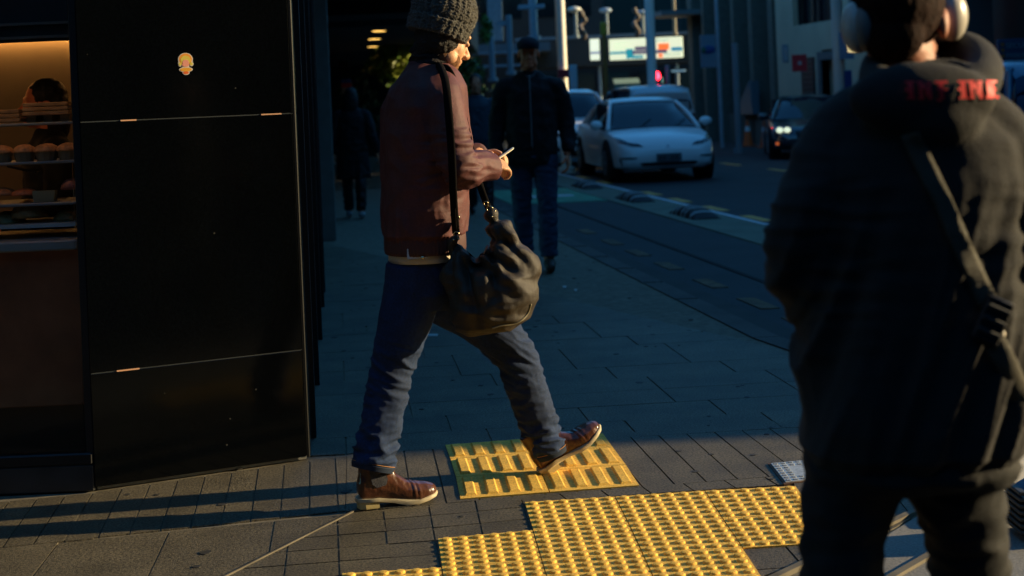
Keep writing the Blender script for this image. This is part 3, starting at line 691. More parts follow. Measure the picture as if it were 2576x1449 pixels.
# ---------------------------------------------------------------- far end of the street
far = thing('corner_block', 'dark multi storey block closing the far end of the street', 'building', (2, 64, -.1))
b = MB(); b.box((-4.2, 64, -.1), (4.3, 76, 9)); b.build('wall', pl('far_brown', (.045, .036, .034), .8, var=.15, vscale=.3), far)
for i in range(5):
    for j in range(2):
        b = MB(); b.box((-3.6+i*1.6, 63.95, 5.2+j*3.4), (-2.6+i*1.6, 64.02, 6.9+j*3.4)); b.build('window', darkglass, far)
far2 = thing('green_block', 'dark green glazed block beside the far corner block', 'building', (8, 66, -.1))
b = MB(); b.box((4.3, 66, -.1), (14, 78, 9)); b.build('wall', pl('far_green', (.012, .032, .034), .4, var=.3, vscale=.3), far2)
for i in range(5):
    b = MB(); b.box((4.6+i*1.8, 65.95, 3.6), (6.2+i*1.8, 66.02, 6.4)); b.build('window', pl('green_glass', (.008, .03, .035), .15), far2)
far3 = thing('tower_block', 'dark block with blue grey columns behind the man in the knitted hat', 'building', (-8, 52, -.1))
b = MB(); b.box((-22, 52, -.1), (-1.5, 64, 9)); b.build('wall', pl('far_dark', (.015, .022, .03), .5, var=.3, vscale=.4), far3)
b = MB(); b.box((at(1225, 0, 50).x, 50, 3.6), (at(1262, 0, 50).x, 51, 14)); b.build('blue_pier', pl('blue_pier', (.12, .20, .25), .6, var=.15), far3)
for i in range(6):
    b = MB(); b.box((-7+i*.95, 51.9, 2.6), (-6.4+i*.95, 52.0, 5.6)); b.build('window', pl('far_win', (.03, .07, .10), .2), far3)
b = MB(); b.box((-12, 48, 3.1), (1.4, 52, 3.4)); b.build('veranda', pl('veranda', (.12, .17, .20), .7), far3)
for (X, Y0, Y1) in ((1190, 168, 172), (1190, 135, 140)):
    b = MB(); a = at(1170, Y0, 46); c_ = at(1330, Y0, 46); b.box((a.x, 46, a.z-.05), (c_.x, 46.05, a.z+.03)); b.build('rail', pole_g, far3)

# veranda across the far end with lit poster boxes
ver = thing('shop_veranda', 'dark veranda over far shops with a pale top edge', 'veranda', (3.5, 50, -.1))
za, zb_ = at(1560, 97, 50).z, at(1560, 150, 50).z
b = MB(); b.box((.2, 50, 2.55), (7.6, 53, 3.55)); b.build('fascia', pl('fascia_dark', (.03, .035, .038), .6), ver)
b = MB(); b.box((.2, 49.95, 3.55), (7.6, 53, 3.66)); b.build('top_edge', pl('edge_pale', (.16, .22, .26), .6), ver)
b = MB(); b.box((-3, 55.5, -.1), (8.5, 56, 3.4)); b.build('shop_wall', pl('shopwall', (.02, .022, .024), .5), ver)
for i, x in enumerate((.9, 2.3, 3.7, 5.1, 6.5)):
    b = MB(); b.box((x, 55.4, .5), (x+1.0, 55.49, 2.4)); b.build('shop_window', pl('shopglass%d' % (i % 3), ((.02, .03, .03), (.05, .06, .05), (.02, .05, .05))[i % 3], .25), ver)
for x in (.4, 3.2, 6.0):
    b = MB(); b.cyl((x, 50.2, -.1), (x, 50.2, 2.55), .06); b.build('post', pole_g, ver)
lit = lambda n, c, s: mat(n, c, .5, emit=c, estr=s)
t, x0, x1, zb, zt = panel_sign('poster_box', 1534, 95, 1718, 148, 47, lit('poster_face', (.62, .66, .46), .75), 'long lit white poster box with teal and orange print above the cars', 'lightbox', th=.2)
Wd, Hh = x1-x0, zt-zb
def patch(t, x0, y, zb, Wd, Hh, a, b_, c_, d_, m_, name='printed_shape'):
    q = MB(); q.box((x0+Wd*a, y-.02, zb+Hh*b_), (x0+Wd*c_, y-.004, zb+Hh*d_)); q.build(name, m_, t)
teal = lit('ink_teal', (.02, .30, .36), .5); pur = lit('ink_purple', (.10, .08, .14), .5); org = lit('ink_orange', (.85, .16, .04), .75); blu = lit('ink_blue', (.02, .25, .40), .5)
patch(t, x0, 47, zb, Wd, Hh, .0, .28, .22, .40, teal); patch(t, x0, 47, zb, Wd, Hh, .22, .05, .32, .50, teal); patch(t, x0, 47, zb, Wd, Hh, .32, .04, .45, .18, teal)
patch(t, x0, 47, zb, Wd, Hh, .30, .24, .78, .40, pur); patch(t, x0, 47, zb, Wd, Hh, .34, .42, .50, .60, pur); patch(t, x0, 47, zb, Wd, Hh, .66, .40, .81, .70, org)
patch(t, x0, 47, zb, Wd, Hh, .66, .04, .72, .22, org); patch(t, x0, 47, zb, Wd, Hh, .84, .32, .99, .50, blu)
b = MB(); b.box((x0-.04, 47.0, zb-.05), (x1+.04, 47.19, zb-.003)); b.box((x0-.04, 47.0, zt+.003), (x1+.04, 47.19, zt+.05)); b.build('casing', blackm, t)
for k in range(9):
    patch(t, x0, 47, zb, Wd, Hh, .03+.02*(k % 3), .50+.05*k if k < 8 else .5, .18+.05*((k*7) % 4), .515+.05*k if k < 8 else .52, lit('ink_soft', (.35, .42, .34), .7))
for k in range(7): patch(t, x0, 47, zb, Wd, Hh, .50+.045*k, .80-.03*(k % 2), .53+.045*k, .90, lit('ink_soft', (.35, .42, .34), .7))
for k in range(6): patch(t, x0, 47, zb, Wd, Hh, .70+.045*k, .10, .725+.045*k, .20+.03*(k % 3), lit('ink_soft', (.35, .42, .34), .7))
t, x0, x1, zb, zt = panel_sign('light_panel', 1485, 98, 1508, 151, 47, lit('panel_face', (.62, .68, .52), .8), 'small upright lit panel left of the long poster box', 'lightbox', th=.2)
patch(t, x0, 47, zb, x1-x0, zt-zb, 0, .28, 1, .40, lit('ink_grey', (.25, .3, .4), .5))
t, x0, x1, zb, zt = panel_sign('notice_board', 1432, 163, 1452, 226, 40, pl('board_pale', (.60, .66, .66), .5), 'upright pale grey board beside the sunlit pole')
patch(t, x0, 40, zb, x1-x0, zt-zb, .1, .1, .9, .9, pl('board_face', (.52, .60, .64), .5))
t, x0, x1, zb, zt = panel_sign('hanging_sign', 1762, 88, 1802, 170, 38, pl('hang_pale', (.16, .22, .28), .5), 'grey blue hanging sign with a dark blue oval near the columns')
b = MB(); b.ell(((x0+x1)/2, 37.99, zb+(zt-zb)*.55), ((x1-x0)*.44, .03, (zt-zb)*.13)); b.build('oval_logo', pl('oval_blue', (.01, .06, .22), .5), t, smooth=True)
b = MB(); b.ell(((x0+x1)/2-.13, 37.97, zb+(zt-zb)*.55), ((x1-x0)*.16, .03, (zt-zb)*.10)); b.build('oval_green', pl('oval_green', (.02, .12, .08), .5), t, smooth=True)
b = MB(); b.cyl(Vector((x1+.06, 38.03, -.1)), Vector((x1+.06, 38.03, 6)), .05); b.build('post', pole_g, t)
t = thing('shop_awning', 'small pale green awning above the white cars', 'awning', at(1578, 215, 46))
a, c_ = at(1545, 198, 46), at(1610, 198, 46); z2 = at(1578, 216, 46).z
b = MB(); b.loft([[Vector((a.x, 46.6, a.z)), Vector((c_.x, 46.6, a.z)), Vector((c_.x, 46.62, a.z-.04)), Vector((a.x, 46.62, a.z-.04))], [Vector((a.x, 46, z2+.08)), Vector((c_.x, 46, z2+.08)), Vector((c_.x, 46.02, z2+.04)), Vector((a.x, 46.02, z2+.04))]]); b.build('cloth', pl('awning_green', (.28, .38, .26), .8), t)
b = MB(); b.box((a.x, 45.98, z2-.05), (c_.x, 46.0, z2+.08)); b.build('valance', pl('valance', (.12, .26, .18), .8), t)
t, x0, x1, zb, zt = panel_sign('street_banner', 860, 199, 884, 236, 30, pl('ban_white', (.35, .38, .36), .6), 'small banner striped blue, red and white above the woman in the long dark coat')
patch(t, x0, 30, zb, x1-x0, zt-zb, -.02, .72, 1.02, 1.0, pl('ban_blue', (.02, .10, .45), .6)); patch(t, x0, 30, zb, x1-x0, zt-zb, -.02, .42, 1.02, .72, pl('ban_red', (.5, .04, .07), .6))
t, x0, x1, zb, zt = panel_sign('red_panel', 852, 140, 876, 185, 36, pl('deep_red', (.06, .008, .008), .6), 'dim red panel under the canopy')
patch(t, x0, 36, zb, x1-x0, zt-zb, .3, .2, .7, .8, pl('deep_red2', (.09, .01, .01), .6))
t, x0, x1, zb, zt = panel_sign('edge_lightbox', 2134, 96, 2154, 131, 27, lit('edge_cream', (.70, .55, .25), .8), 'narrow lit sign seen just left of the hooded shoulder', 'lightbox')
patch(t, x0, 27, zb, x1-x0, zt-zb, .05, .62, .9, .95, teal); patch(t, x0, 27, zb, x1-x0, zt-zb, .05, .45, .8, .56, org)

# poles
def pole(name, X, Y0, Y1, d, r, m_, label, cat='pole', lean=None):
    a = at(X, Y0, d); z0 = -.1 if Y1 is None else at(X, Y1, d).z
    top = Vector((a.x, d, a.z)); t = thing(name, label, cat, (a.x, d, min(z0, 0)))
    b = MB(); b.cyl(Vector((a.x, d, z0)), top, r, 16); b.build('shaft', m_, t, smooth='auto')
    b = MB(); b.cyl(Vector((a.x, d, z0)), Vector((a.x, d, z0+.12)), r*1.7, 16); b.build('base_collar', m_, t, smooth='auto'); return t, top
t, top = pole('sunlit_pole', 1405, -60, None, 28.3, .10, pole_w, 'tall cream pole lit by the sun behind the man in the cap')
b = MB(); b.box((top.x-.10, 28.1, at(1405, 196, 28.3).z), (top.x+.12, 28.2, at(1405, 176, 28.3).z)); b.build('red_plate', pl('plate_red', (.35, .02, .03), .5), t)
t, top = pole('lamp_post', 1630, -60, None, 37, .13, pl('post_pale', (.80, .78, .70), .5), 'tall pale grey post beside the red traffic light', 'lamp post')
t, top = pole('signal_pole', 1518, 60, None, 42, .07, pl('amber_pole', (.38, .15, .03), .6), 'orange brown pole with a yellow top between the lit boxes')
b = MB(); b.box((top.x-.10, 41.9, top.z-.35), (top.x+.10, 42.05, top.z+.05), bev=.03); b.build('yellow_head', pl('head_yellow', (.50, .32, .02), .5), t)
t, top = pole('thin_pole', 1692, -60, 92, 49, .06, pl('thin_tan', (.30, .24, .15), .6), 'thin tan pole above the right end of the poster box')
t, top = pole('cross_pole', 1337, -60, 100, 44, .13, pole_g, 'blue grey pole with a short crossbar behind the man in the cap')
a = at(1303, 19, 44); c_ = at(1370, 19, 44); b = MB(); b.box((a.x, 43.9, a.z-.07), (c_.x, 44.05, a.z+.07), bev=.02); b.build('crossbar', pole_g, t)
t, top = pole('banner_frame', 1235, 88, 205, 42, .09, pole_g, 'left upright of the blue grey frame behind the reader')
t, top = pole('banner_frame', 1279, 38, 188, 42, .09, pole_g, 'taller right upright of the blue grey frame, left of the cap')
a = at(1252, 59, 42); b = MB(); b.box((a.x, 41.95, a.z-.07), (top.x, 42.0, a.z+.07)); b.build('bracket', pole_g, t)
for X, Y, d, lb in ((1443, 26, 48, 'short lamp standard with a round cream head, right of the sunlit pole'), (1521, 28, 52, 'short lamp standard with a round grey head, above the lit panel'), (1612, 34, 50, 'short lamp standard with a blue white head, left of the pale post')):
    t, top = pole('lamp_standard', X+4, Y, 95, d, .06, pl('lamp_grey', (.22, .26, .25), .5), lb, 'street lamp'); t['group'] = 'lamp standards above the veranda'
    b = MB(); b.ell(top+Vector((-.03, 0, .03)), (.24, .24, .10)); b.build('lamp_head', pl('head%d' % X, (.75, .72, .6) if X == 1443 else (.35, .42, .46), .5), t, smooth=True)
for X, Y0, Y1, lb in ((1465, 28, 98, 'twisted pale metal sculpture beside the cream headed lamp'), (1600, 22, 88, 'twisted pale metal sculpture left of the pale post')):
    a = at(X, Y1, 46); b = MB(); pts = [at(X+6*math.sin(k*1.1), Y1+(Y0-Y1)*k/10, 46)+Vector((0, .1*math.cos(k), 0)) for k in range(11)]
    b.tube(pts, [.03+.07*abs(math.sin(k*1.1+.5)) for k in range(11)], 10); tag(b.build('twist_sculpture', pl('sculpt', (.17, .13, .10), .6, var=.5, vscale=6), smooth=True), lb, 'sculpture', 'twisted sculptures')
t, top = pole('slim_post', 1848, 108, None, 34, .08, pl('slim', (.20, .23, .25), .5), 'slim grey post left of the traffic cones', 'post')
t, top = pole('sign_pole', 2100, -60, None, 27.9, .11, pl('pole_mid', (.50, .47, .40), .5), 'pole with blue plates just left of the headphones', 'sign pole')
b = MB(); b.box((top.x-.0, 27.7, at(2110, 150, 27.9).z), (top.x+.27, 27.76, at(2110, 82, 27.9).z)); b.build('blue_plate', pl('pl_blue', (.05, .17, .30), .5), t)
b = MB(); b.box((top.x+.07, 27.7, at(2110, 230, 27.9).z), (top.x+.21, 27.76, at(2110, 178, 27.9).z)); b.build('navy_plate', pl('pl_navy', (.01, .04, .16), .5), t)

# traffic signal
t = thing('traffic_light', 'traffic light showing red beside the pale post', 'traffic light', at(1645, 240, 38))
p = at(1649, 191, 38)
b = MB(); b.cyl(Vector((p.x+.35, 38.2, -.1)), Vector((p.x+.35, 38.2, p.z+.3)), .06); b.build('post', pole_g, t)
b = MB(); b.box((p.x-.17, 38, p.z-.72), (p.x+.17, 38.25, p.z+.2), bev=.04); b.box((p.x+.16, 38.1, p.z-.3), (p.x+.32, 38.2, p.z-.2)); b.build('housing', blackm, t)
for k, (c_, e_) in enumerate((((.9, .02, .02), 14), ((.05, .03, .0), 0), ((0, .04, .02), 0))):
    q = Vector((p.x, 37.985, p.z-.27*k)); b = MB(); b.cyl(q, q+Vector((0, .03, 0)), .13, 18)
    b.build('lens', mat('lens%d' % k, c_, .3, emit=((1, .015, .03) if e_ else None), estr=e_), t)
    b = MB(); b.tube([q+Vector((0, -.16, .02)), q+Vector((0, .01, 0))], .115, 16, smooth=1); b.f = b.f[:16*1]; b.f = [f for i, f in enumerate(b.f) if i < 9]; b.build('visor', blackm, t)

# traffic cones
def cone(p, label):
    t = thing('traffic_cone', label, 'traffic cone', p, 0, 'orange traffic cones by the building')
    b = MB(); b.box((-.2, -.2, 0), (.2, .2, .035), bev=.01); b.build('base', pl('cone_base', (.55, .09, .02), .6), t, local=True)
    b = MB(); b.tube([(0, 0, .03), (0, 0, .72)], [.14, .025], 20, smooth=1); b.build('body', pl('cone_orange', (.75, .11, .02), .5), t, local=True, smooth='auto')
    b = MB(); b.tube([(0, 0, .42), (0, 0, .55)], [.078, .058], 20, smooth=1); b.build('band', pl('cone_band', (.7, .7, .7), .4), t, local=True, smooth='auto'); return t
c0 = cone(RP(12.25, 38.0), 'orange traffic cone just right of the slim grey post')
copy_tree(c0, loc=RP(12.25, 36.6), label='orange traffic cone partly hidden by the dark car')

# planting: sunlit shrub tree on the far footpath and low greenery
def shrub(name, centre, r, n, label, cat, leaf=.10, mats=((.05, .11, .018), (.10, .16, .02)), trunk=True, seed=1):
    rnd = random.Random(seed); c = Vector(centre); t = thing(name, label, cat, (c.x, c.y, 0)); groups = [MB() for _ in mats]
    for i in range(n):
        d = Vector((rnd.gauss(0, 1), rnd.gauss(0, 1), rnd.gauss(0, 1))).normalized()
        k = rnd.random()**.4; p = c + Vector((d.x*r[0], d.y*r[1], d.z*r[2]))*k*(1+.35*noise.noise(d*2.3+Vector((seed, 0, 0))))
        a = Vector((rnd.gauss(0, 1), rnd.gauss(0, 1), rnd.gauss(0, 1))).normalized(); u = a.orthogonal().normalized(); s = leaf*(.6+.8*rnd.random())
        g_ = groups[(0 if noise.noise(p*1.9+Vector((seed, 3, 1))) < 0 else 1) % len(mats)]
        g_.add([p-u*s, p+a.cross(u)*s*.35, p+u*s, p-a.cross(u)*s*.35], [(0, 1, 2, 3)])
    for k, (g_, m_) in enumerate(zip(groups, mats)): g_.build('crown', mat('leaf_%s%d' % (name, k), m_, .5, var=.3, vscale=4), t)
    if trunk:
        b = MB(); b.tube([(c.x, c.y, 0), (c.x+.03, c.y, c.z*.5), (c.x-.03, c.y+.05, c.z)], [.07, .05, .03], 8); b.build('trunk', pl('bark', (.06, .045, .03), .9), t)
        for k in range(5):
            a = k*1.3; q = MB(); q.tube([(c.x, c.y, c.z*.6), (c.x+r[0]*.5*math.cos(a), c.y+r[1]*.5*math.sin(a), c.z+r[2]*.3)], [.03, .01], 6, smooth=1); q.build('branch', pl('bark', (.06, .045, .03), .9), t)
    return t
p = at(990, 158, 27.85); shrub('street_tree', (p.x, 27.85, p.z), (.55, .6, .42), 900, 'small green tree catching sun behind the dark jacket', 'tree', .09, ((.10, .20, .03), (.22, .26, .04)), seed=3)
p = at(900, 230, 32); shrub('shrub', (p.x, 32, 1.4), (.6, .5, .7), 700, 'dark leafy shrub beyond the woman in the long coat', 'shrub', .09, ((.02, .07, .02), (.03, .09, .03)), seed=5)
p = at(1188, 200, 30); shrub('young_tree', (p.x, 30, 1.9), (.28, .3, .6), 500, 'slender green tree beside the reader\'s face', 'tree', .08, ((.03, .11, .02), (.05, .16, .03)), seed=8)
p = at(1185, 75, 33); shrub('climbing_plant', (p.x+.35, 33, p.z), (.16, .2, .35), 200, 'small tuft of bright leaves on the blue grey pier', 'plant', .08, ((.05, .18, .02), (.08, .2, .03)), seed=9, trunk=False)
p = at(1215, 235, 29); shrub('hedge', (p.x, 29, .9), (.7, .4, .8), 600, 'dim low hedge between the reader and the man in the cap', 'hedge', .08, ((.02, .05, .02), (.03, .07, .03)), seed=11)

# extra glowing panels added to liven up the far shops
for X, Y, wX, wY, c_, st_, lb in ((1555, 232, 26, 6, (.6, .5, .3), .25, 'added narrow warm glowing strip under the green awning'), (1662, 205, 10, 22, (.10, .35, .40), .35, 'added small teal glowing panel right of the traffic light'), (1707, 178, 36, 5, (.20, .35, .45), .3, 'added thin blue grey glowing strip under the poster box'), (1460, 236, 24, 8, (.35, .06, .05), .35, 'added small dull red glowing panel above the parked white car')):
    t_, x0_, x1_, zb_1, zt_1 = panel_sign('added_shop_glow', X-wX/2, Y-wY/2, X+wX/2, Y+wY/2, 49.3, lit('shoplight%d' % X, c_, st_), lb, 'added lit panel')
    b = MB(); b.box((x0_-.02, 49.3, zt_1+.002), (x1_+.02, 49.36, zt_1+.03)); b.build('hood_strip', blackm, t_)
# blocks out of view, added to cut the skylight and bound the sun
t = thing('added_opposite_block', 'plain dark block added out of view behind the camera to cut skylight, mirrored in the granite', 'building', (-8, -14, -.1))
b = MB(); b.box((-40, -34, -.1), (24, -13.01, 13)); b.build('wall', pl('opp', (.05, .045, .04), .8), t)  # added to keep camera-facing sides and the granite's reflection dark
for i in range(8):
    b = MB(); b.box((-27+i*4, -13.01, 4), (-25+i*4, -12.95, 7)); b.build('window', darkglass, t)
t = thing('added_west_block', 'plain block added outside the picture to the left to cut skylight', 'building', (-18, -4, -.1))
b = MB(); b.box((-34, -13, -.1), (-15, 4.2, 20)); b.build('wall', pl('opp3', (.03, .028, .026), .8), t)  # added to shut out low skylight from the west
for i in range(4):
    b = MB(); b.box((-15.01, -11+i*3.6, 4), (-14.95, -9+i*3.6, 7)); b.build('window', darkglass, t)
t = thing('added_side_block', 'plain block added outside the picture to the right to narrow the incoming light', 'building', (20, -4, -.1))
b = MB(); b.prism([(12.5, -13.0), (12.5, 3.3), (30, 5.4), (30, -13.0)], -.1, 20); b.build('wall', pl('opp2', (.06, .05, .045), .8), t)  # added to dim ambient light, edge slanted to leave the sun through
for i in range(4):
    b = MB(); b.box((12.44, -11+i*3.6, 4), (12.51, -9+i*3.6, 7)); b.build('window', darkglass, t)

# low cream kerb and blue bag at the right edge
P = [G(2470, 1318), G(2700, 1300)]
t = thing('concrete_kerb', 'low sunlit cream concrete kerb at the right edge beside the black trousers', 'kerb block', (P[0]+P[1])/2)
dirn = (P[1]-P[0]).normalized(); a = P[0]; mtx = Matrix.Translation(a) @ Matrix.Rotation(.06, 4, 'Z')
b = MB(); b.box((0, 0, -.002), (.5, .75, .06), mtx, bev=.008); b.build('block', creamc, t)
b = MB(); b.box((-.01, -.01, -.002), (.51, .76, .010), mtx, bev=.003); b.build('footing', pl('footing', (.3, .25, .16), .8), t)
a0 = at(2540, 1300, 4.32); t = thing('blue_bag', 'blue bag with a dark ribbed side cut off by the right edge of the photo', 'bag', (a0.x+.2, 4.38, 0))
b = MB(); b.box((a0.x+.02, 4.2, .012), (a0.x+.36, 4.38, .165), bev=.03); b.build('body', pl('bag_blue', (.03, .07, .14), .6, var=.2), t, smooth='auto')
for k in range(7):
    b = MB(); b.box((a0.x-.006, 4.21, .022+k*.02), (a0.x+.018, 4.37, .034+k*.02), bev=.003); b.build('rib', pl('bag_rib', (.05, .045, .035), .5), t)
b = MB(); b.tube([(a0.x+.08, 4.29, .16), (a0.x+.1, 4.29, .19), (a0.x+.26, 4.29, .19), (a0.x+.28, 4.29, .16)], .01, 8); b.build('handle', blackm, t)
# ---------------------------------------------------------------- cars (local: x forward, z up, origin on the road)
def car(label, loc, heading, kind, paint, lights=False, zs=1.0):
    t = thing(dict(sedan='sedan_car', suv='suv_car', van='estate_car')[kind], label, 'car', loc, heading); t.scale = (1, 1, zs)
    if kind == 'sedan':
        L, Wd, Ht = 4.7, .93, 1.44
        st = [(-2.34, .50, .62, .78), (-2.25, .36, .80, .96), (-1.9, .27, .89, 1.03), (-1.2, .20, .93, .98), (0, .19, .93, .94), (.85, .19, .93, .95), (1.25, .20, .92, .90), (1.7, .21, .90, .84), (2.05, .22, .85, .76), (2.24, .24, .76, .66), (2.33, .28, .60, .54)]
        gh = [(-1.85, .62, 1.02), (-.95, .60, 1.36), (-.2, .60, 1.44), (.35, .61, 1.39), (1.22, .76, .93)]
    elif kind == 'suv':
        L, Wd, Ht = 4.5, .92, 1.68
        st = [(-2.22, .45, .70, .95), (-2.12, .32, .86, 1.08), (-1.6, .26, .91, 1.12), (0, .24, .92, 1.08), (.8, .24, .92, 1.08), (1.25, .24, .91, 1.05), (1.7, .25, .89, 1.0), (2.05, .27, .84, .93), (2.18, .30, .78, .80), (2.25, .34, .66, .66)]
        gh = [(-2.08, .64, 1.1), (-1.7, .64, 1.60), (-.6, .65, 1.68), (.35, .65, 1.62), (1.12, .78, 1.06)]
    else:
        L, Wd, Ht = 4.7, .92, 1.72
        st = [(-2.30, .40, .80, 1.0), (-2.24, .30, .89, 1.08), (-1.6, .26, .91, 1.10), (0, .24, .92, 1.05), (.9, .24, .92, 1.05), (1.4, .25, .90, 1.0), (2.1, .27, .82, .88), (2.3, .32, .66, .66)]
        gh = [(-2.24, .70, 1.08), (-2.12, .68, 1.66), (-.6, .68, 1.72), (.5, .66, 1.64), (1.35, .78, 1.02)]
    def sec(x, zb, hw, zt):
        zm = zb+(zt-zb)*.55
        half = [(0, zb), (hw*.80, zb), (hw*.97, zb+.06), (hw, zm-.08), (hw, zm), (hw*.985, zt-.10), (hw*.93, zt-.03), (hw*.80, zt), (hw*.4, zt+.018), (0, zt+.025)]
        return [Vector((x, y, z)) for y, z in half] + [Vector((x, -y, z)) for y, z in half[-2:0:-1]]
    def interp(rows, k=4):
        out = []
        for i in range(len(rows)-1):
            p0, p1, p2, p3 = rows[max(i-1, 0)], rows[i], rows[i+1], rows[min(i+2, len(rows)-1)]
            for j in range(k):
                s = j/k; out.append(tuple(.5*(2*p1[q]+(p2[q]-p0[q])*s+(2*p0[q]-5*p1[q]+4*p2[q]-p3[q])*s*s+(3*p1[q]-p0[q]-3*p2[q]+p3[q])*s**3) for q in range(len(p1))))
        return out+[rows[-1]]
    b = MB(); b.loft([sec(*r) for r in interp(st)]); shell = b.bvh()
    body = b.build('body', paint, t, smooth='auto', local=True)
    # cabin: glass volume, roof panel and pillars
    zb0 = {'sedan': .90, 'suv': 1.04, 'van': 1.02}[kind]
    def gsec(x, hw, zt):
        h = max(zt-zb0+.03, .02); wb = .83
        half = [(0, zb0-.03), (wb, zb0-.03), (wb+(hw-wb)*.5, zb0-.03+h*.5), (hw, zt-h*.12), (hw*.93, zt-h*.03), (hw*.5, zt), (0, zt+.008)]
        return [Vector((x, y, z)) for y, z in half] + [Vector((x, -y, z)) for y, z in half[-2:0:-1]]
    gi = interp(gh); cab = MB(); cab.loft([gsec(*r) for r in gi])
    cab.build('cabin_glass', mat('car_glass', (.003, .009, .022), .04, spec=.55), t, smooth='auto', local=True)
    x0, x1 = gh[1][0], gh[3][0]
    rf = MB(); rr = []
    for x, hw, zt in gi:
        if x0-.25 <= x <= x1+.02:
            rr.append([Vector((x, y*hw, z)) for y, z in ((-1.0, zt-.075), (-1.02, zt-.02), (-.9, zt+.012), (-.5, zt+.024), (0, zt+.032), (.5, zt+.024), (.9, zt+.012), (1.02, zt-.02), (1.0, zt-.075))])
    rf.loft(rr); rf.build('roof', paint, t, smooth='auto', local=True)
    for s in (-1, 1):
        p = MB(); a = gh[3]; f = gh[4]
        p.tube([(f[0]-.02, s*.835, zb0-.02), ((f[0]+a[0])/2, s*(.835+a[1])/2, (zb0+a[2])/2+.035), (a[0], s*(a[1]+.01), a[2]-.02)], [.045, .036, .04], 8); p.build('pillar', paint, t, smooth=True, local=True)
        p = MB(); a = gh[1]; f = gh[0]
        p.tube([(f[0]+.02, s*.80, zb0-.02), ((f[0]+a[0])/2, s*(.8+a[1])/2, (zb0+a[2])/2+.02), (a[0], s*(a[1]+.01), a[2]-.02)], [.07, .06, .05], 8); p.build('pillar', paint, t, smooth=True, local=True)
        p = MB(); p.box((-.32, s*.70-.06, zb0), (-.24, s*.70+.06, gh[2][2]-.06)); p.build('pillar', blackm, t, local=True)
        mr = MB(); mr.ell((gh[4][0]-.22, s*1.01, zb0+.10), (.08, .12, .085)); mi = mr.build('mirror', paint, t, smooth=True, local=True)
        p = MB(); p.tube([(gh[4][0]-.2, s*.84, zb0+.02), (gh[4][0]-.2, s*.95, zb0+.06)], .03, 8, smooth=1); p.build('mirror_arm', blackm, mi, local=True)
    R = .34
    for wx in ((-1.38, 1.42) if kind == 'sedan' else (-1.32, 1.34)):
        for s in (-1, 1):
            ac = MB(); ac.tube([(wx, s*.70, R+.02), (wx, s*.934, R+.02)], R+.055, 28, smooth=1); ac.build('wheel_arch', pl('arch_black', (.006, .006, .006), .8), t, local=True)
            wc = MB(); wc.tube([(wx, s*.72, R), (wx, s*.74, R), (wx, s*.93, R), (wx, s*.95, R)], [R-.03, R, R, R-.03], 28, smooth=1)
            wh = wc.build('wheel', pl('tyre', (.012, .012, .012), .85), t, smooth='auto', local=True)
            rm = MB(); rm.tube([(wx, s*.94, R), (wx, s*.956, R)], .22, 22, smooth=1); ri = rm.build('rim', pl('rim_metal', (.18, .19, .2), .35, metal=.8), wh, smooth='auto', local=True)
            sp_ = MB()
            for k in range(5):
                a = k*2*math.pi/5; sp_.tube([(wx, s*.958, R), (wx+.20*math.cos(a), s*.958, R+.20*math.sin(a))], .022, 6, smooth=1)
            sp_.build('spokes', pl('spoke', (.4, .42, .44), .3, metal=.9), wh, local=True)
    Mf = Matrix(((0, 0, 0, 3.2), (1, 0, 0, 0), (0, 1, 0, 0), (0, 0, 0, 1)))      # (y,z) plane in front of the car
    Mr = Matrix(((0, 0, 0, -3.2), (1, 0, 0, 0), (0, 1, 0, 0), (0, 0, 0, 1)))
    D = lambda poly, nm, m_, rear=False, off=.012: decal(shell, poly, Mr if rear else Mf, (1, 0, 0) if rear else (-1, 0, 0), off, nm, m_, t, local=True)
    hl = mat('head_lens', (.02, .018, .03), .1, coat=.6)
    blk = pl('grille_black', (.006, .006, .007), .6)
    if kind == 'sedan' and lights:
        for s in (-1, 1):
            h_ = D([(s*.84, .78), (s*.82, .64), (s*.46, .62), (s*.44, .70), (s*.66, .74)], 'headlight', hl)
            lb = mat('beam%d' % s, (1, 1, .8), .3, emit=(.92, 1.0, .62), estr=(22.0 if s > 0 else .5))
            for k in (0, 1):
                cy = s*(.56+.15*k); decal(shell, [(cy+.072*math.cos(a*.524), .685+.060*math.sin(a*.524)) for a in range(12)], Mf, (-1, 0, 0), .03, 'lamp_ring', lb, h_, local=True)
        D([(-.7, .28), (.7, .28), (.74, .44), (-.74, .44)], 'lower_grille', blk); D([(-.36, .50), (.36, .50), (.40, .66), (-.40, .66)], 'grille', blk)
        for s in (-1, 1): D([(s*.80, .36), (s*.74, .36), (s*.74, .42), (s*.80, .42)], 'fog_light', mat('amber_lamp', (.5, .12, .03), .3, emit=(1, .2, .05), estr=.25), off=.03)
    elif kind == 'sedan':
        for s in (-1, 1):
            D([(s*.84, .80), (s*.80, .70), (s*.62, .635), (s*.42, .625), (s*.50, .675), (s*.66, .70), (s*.76, .77)], 'headlight', hl)
            D([(s*.82, .45), (s*.80, .42), (s*.55, .425), (s*.56, .45)], 'fog_slot', blk); D([(s*.82, .42), (s*.79, .30), (s*.775, .30), (s*.795, .42)], 'intake_line', blk)
        D([(-.52, .335), (-.44, .29), (.44, .29), (.52, .335), (.45, .355), (-.45, .355)], 'lower_grille', blk)
        D([(-.22, .365), (.22, .365), (.22, .50), (-.22, .50)], 'number_plate', pl('plate', (.10, .12, .13), .4), off=.03)
        for k in range(5): D([(-.17+k*.07, .40), (-.135+k*.07, .40), (-.135+k*.07, .46), (-.17+k*.07, .46)], 'plate_character', pl('plate_ink', (.03, .03, .03), .6), off=.05) if k != 2 else None
        D([(-.028, .60), (.028, .60), (.0, .655)], 'emblem', pl('emblem', (.3, .3, .32), .3, metal=1))
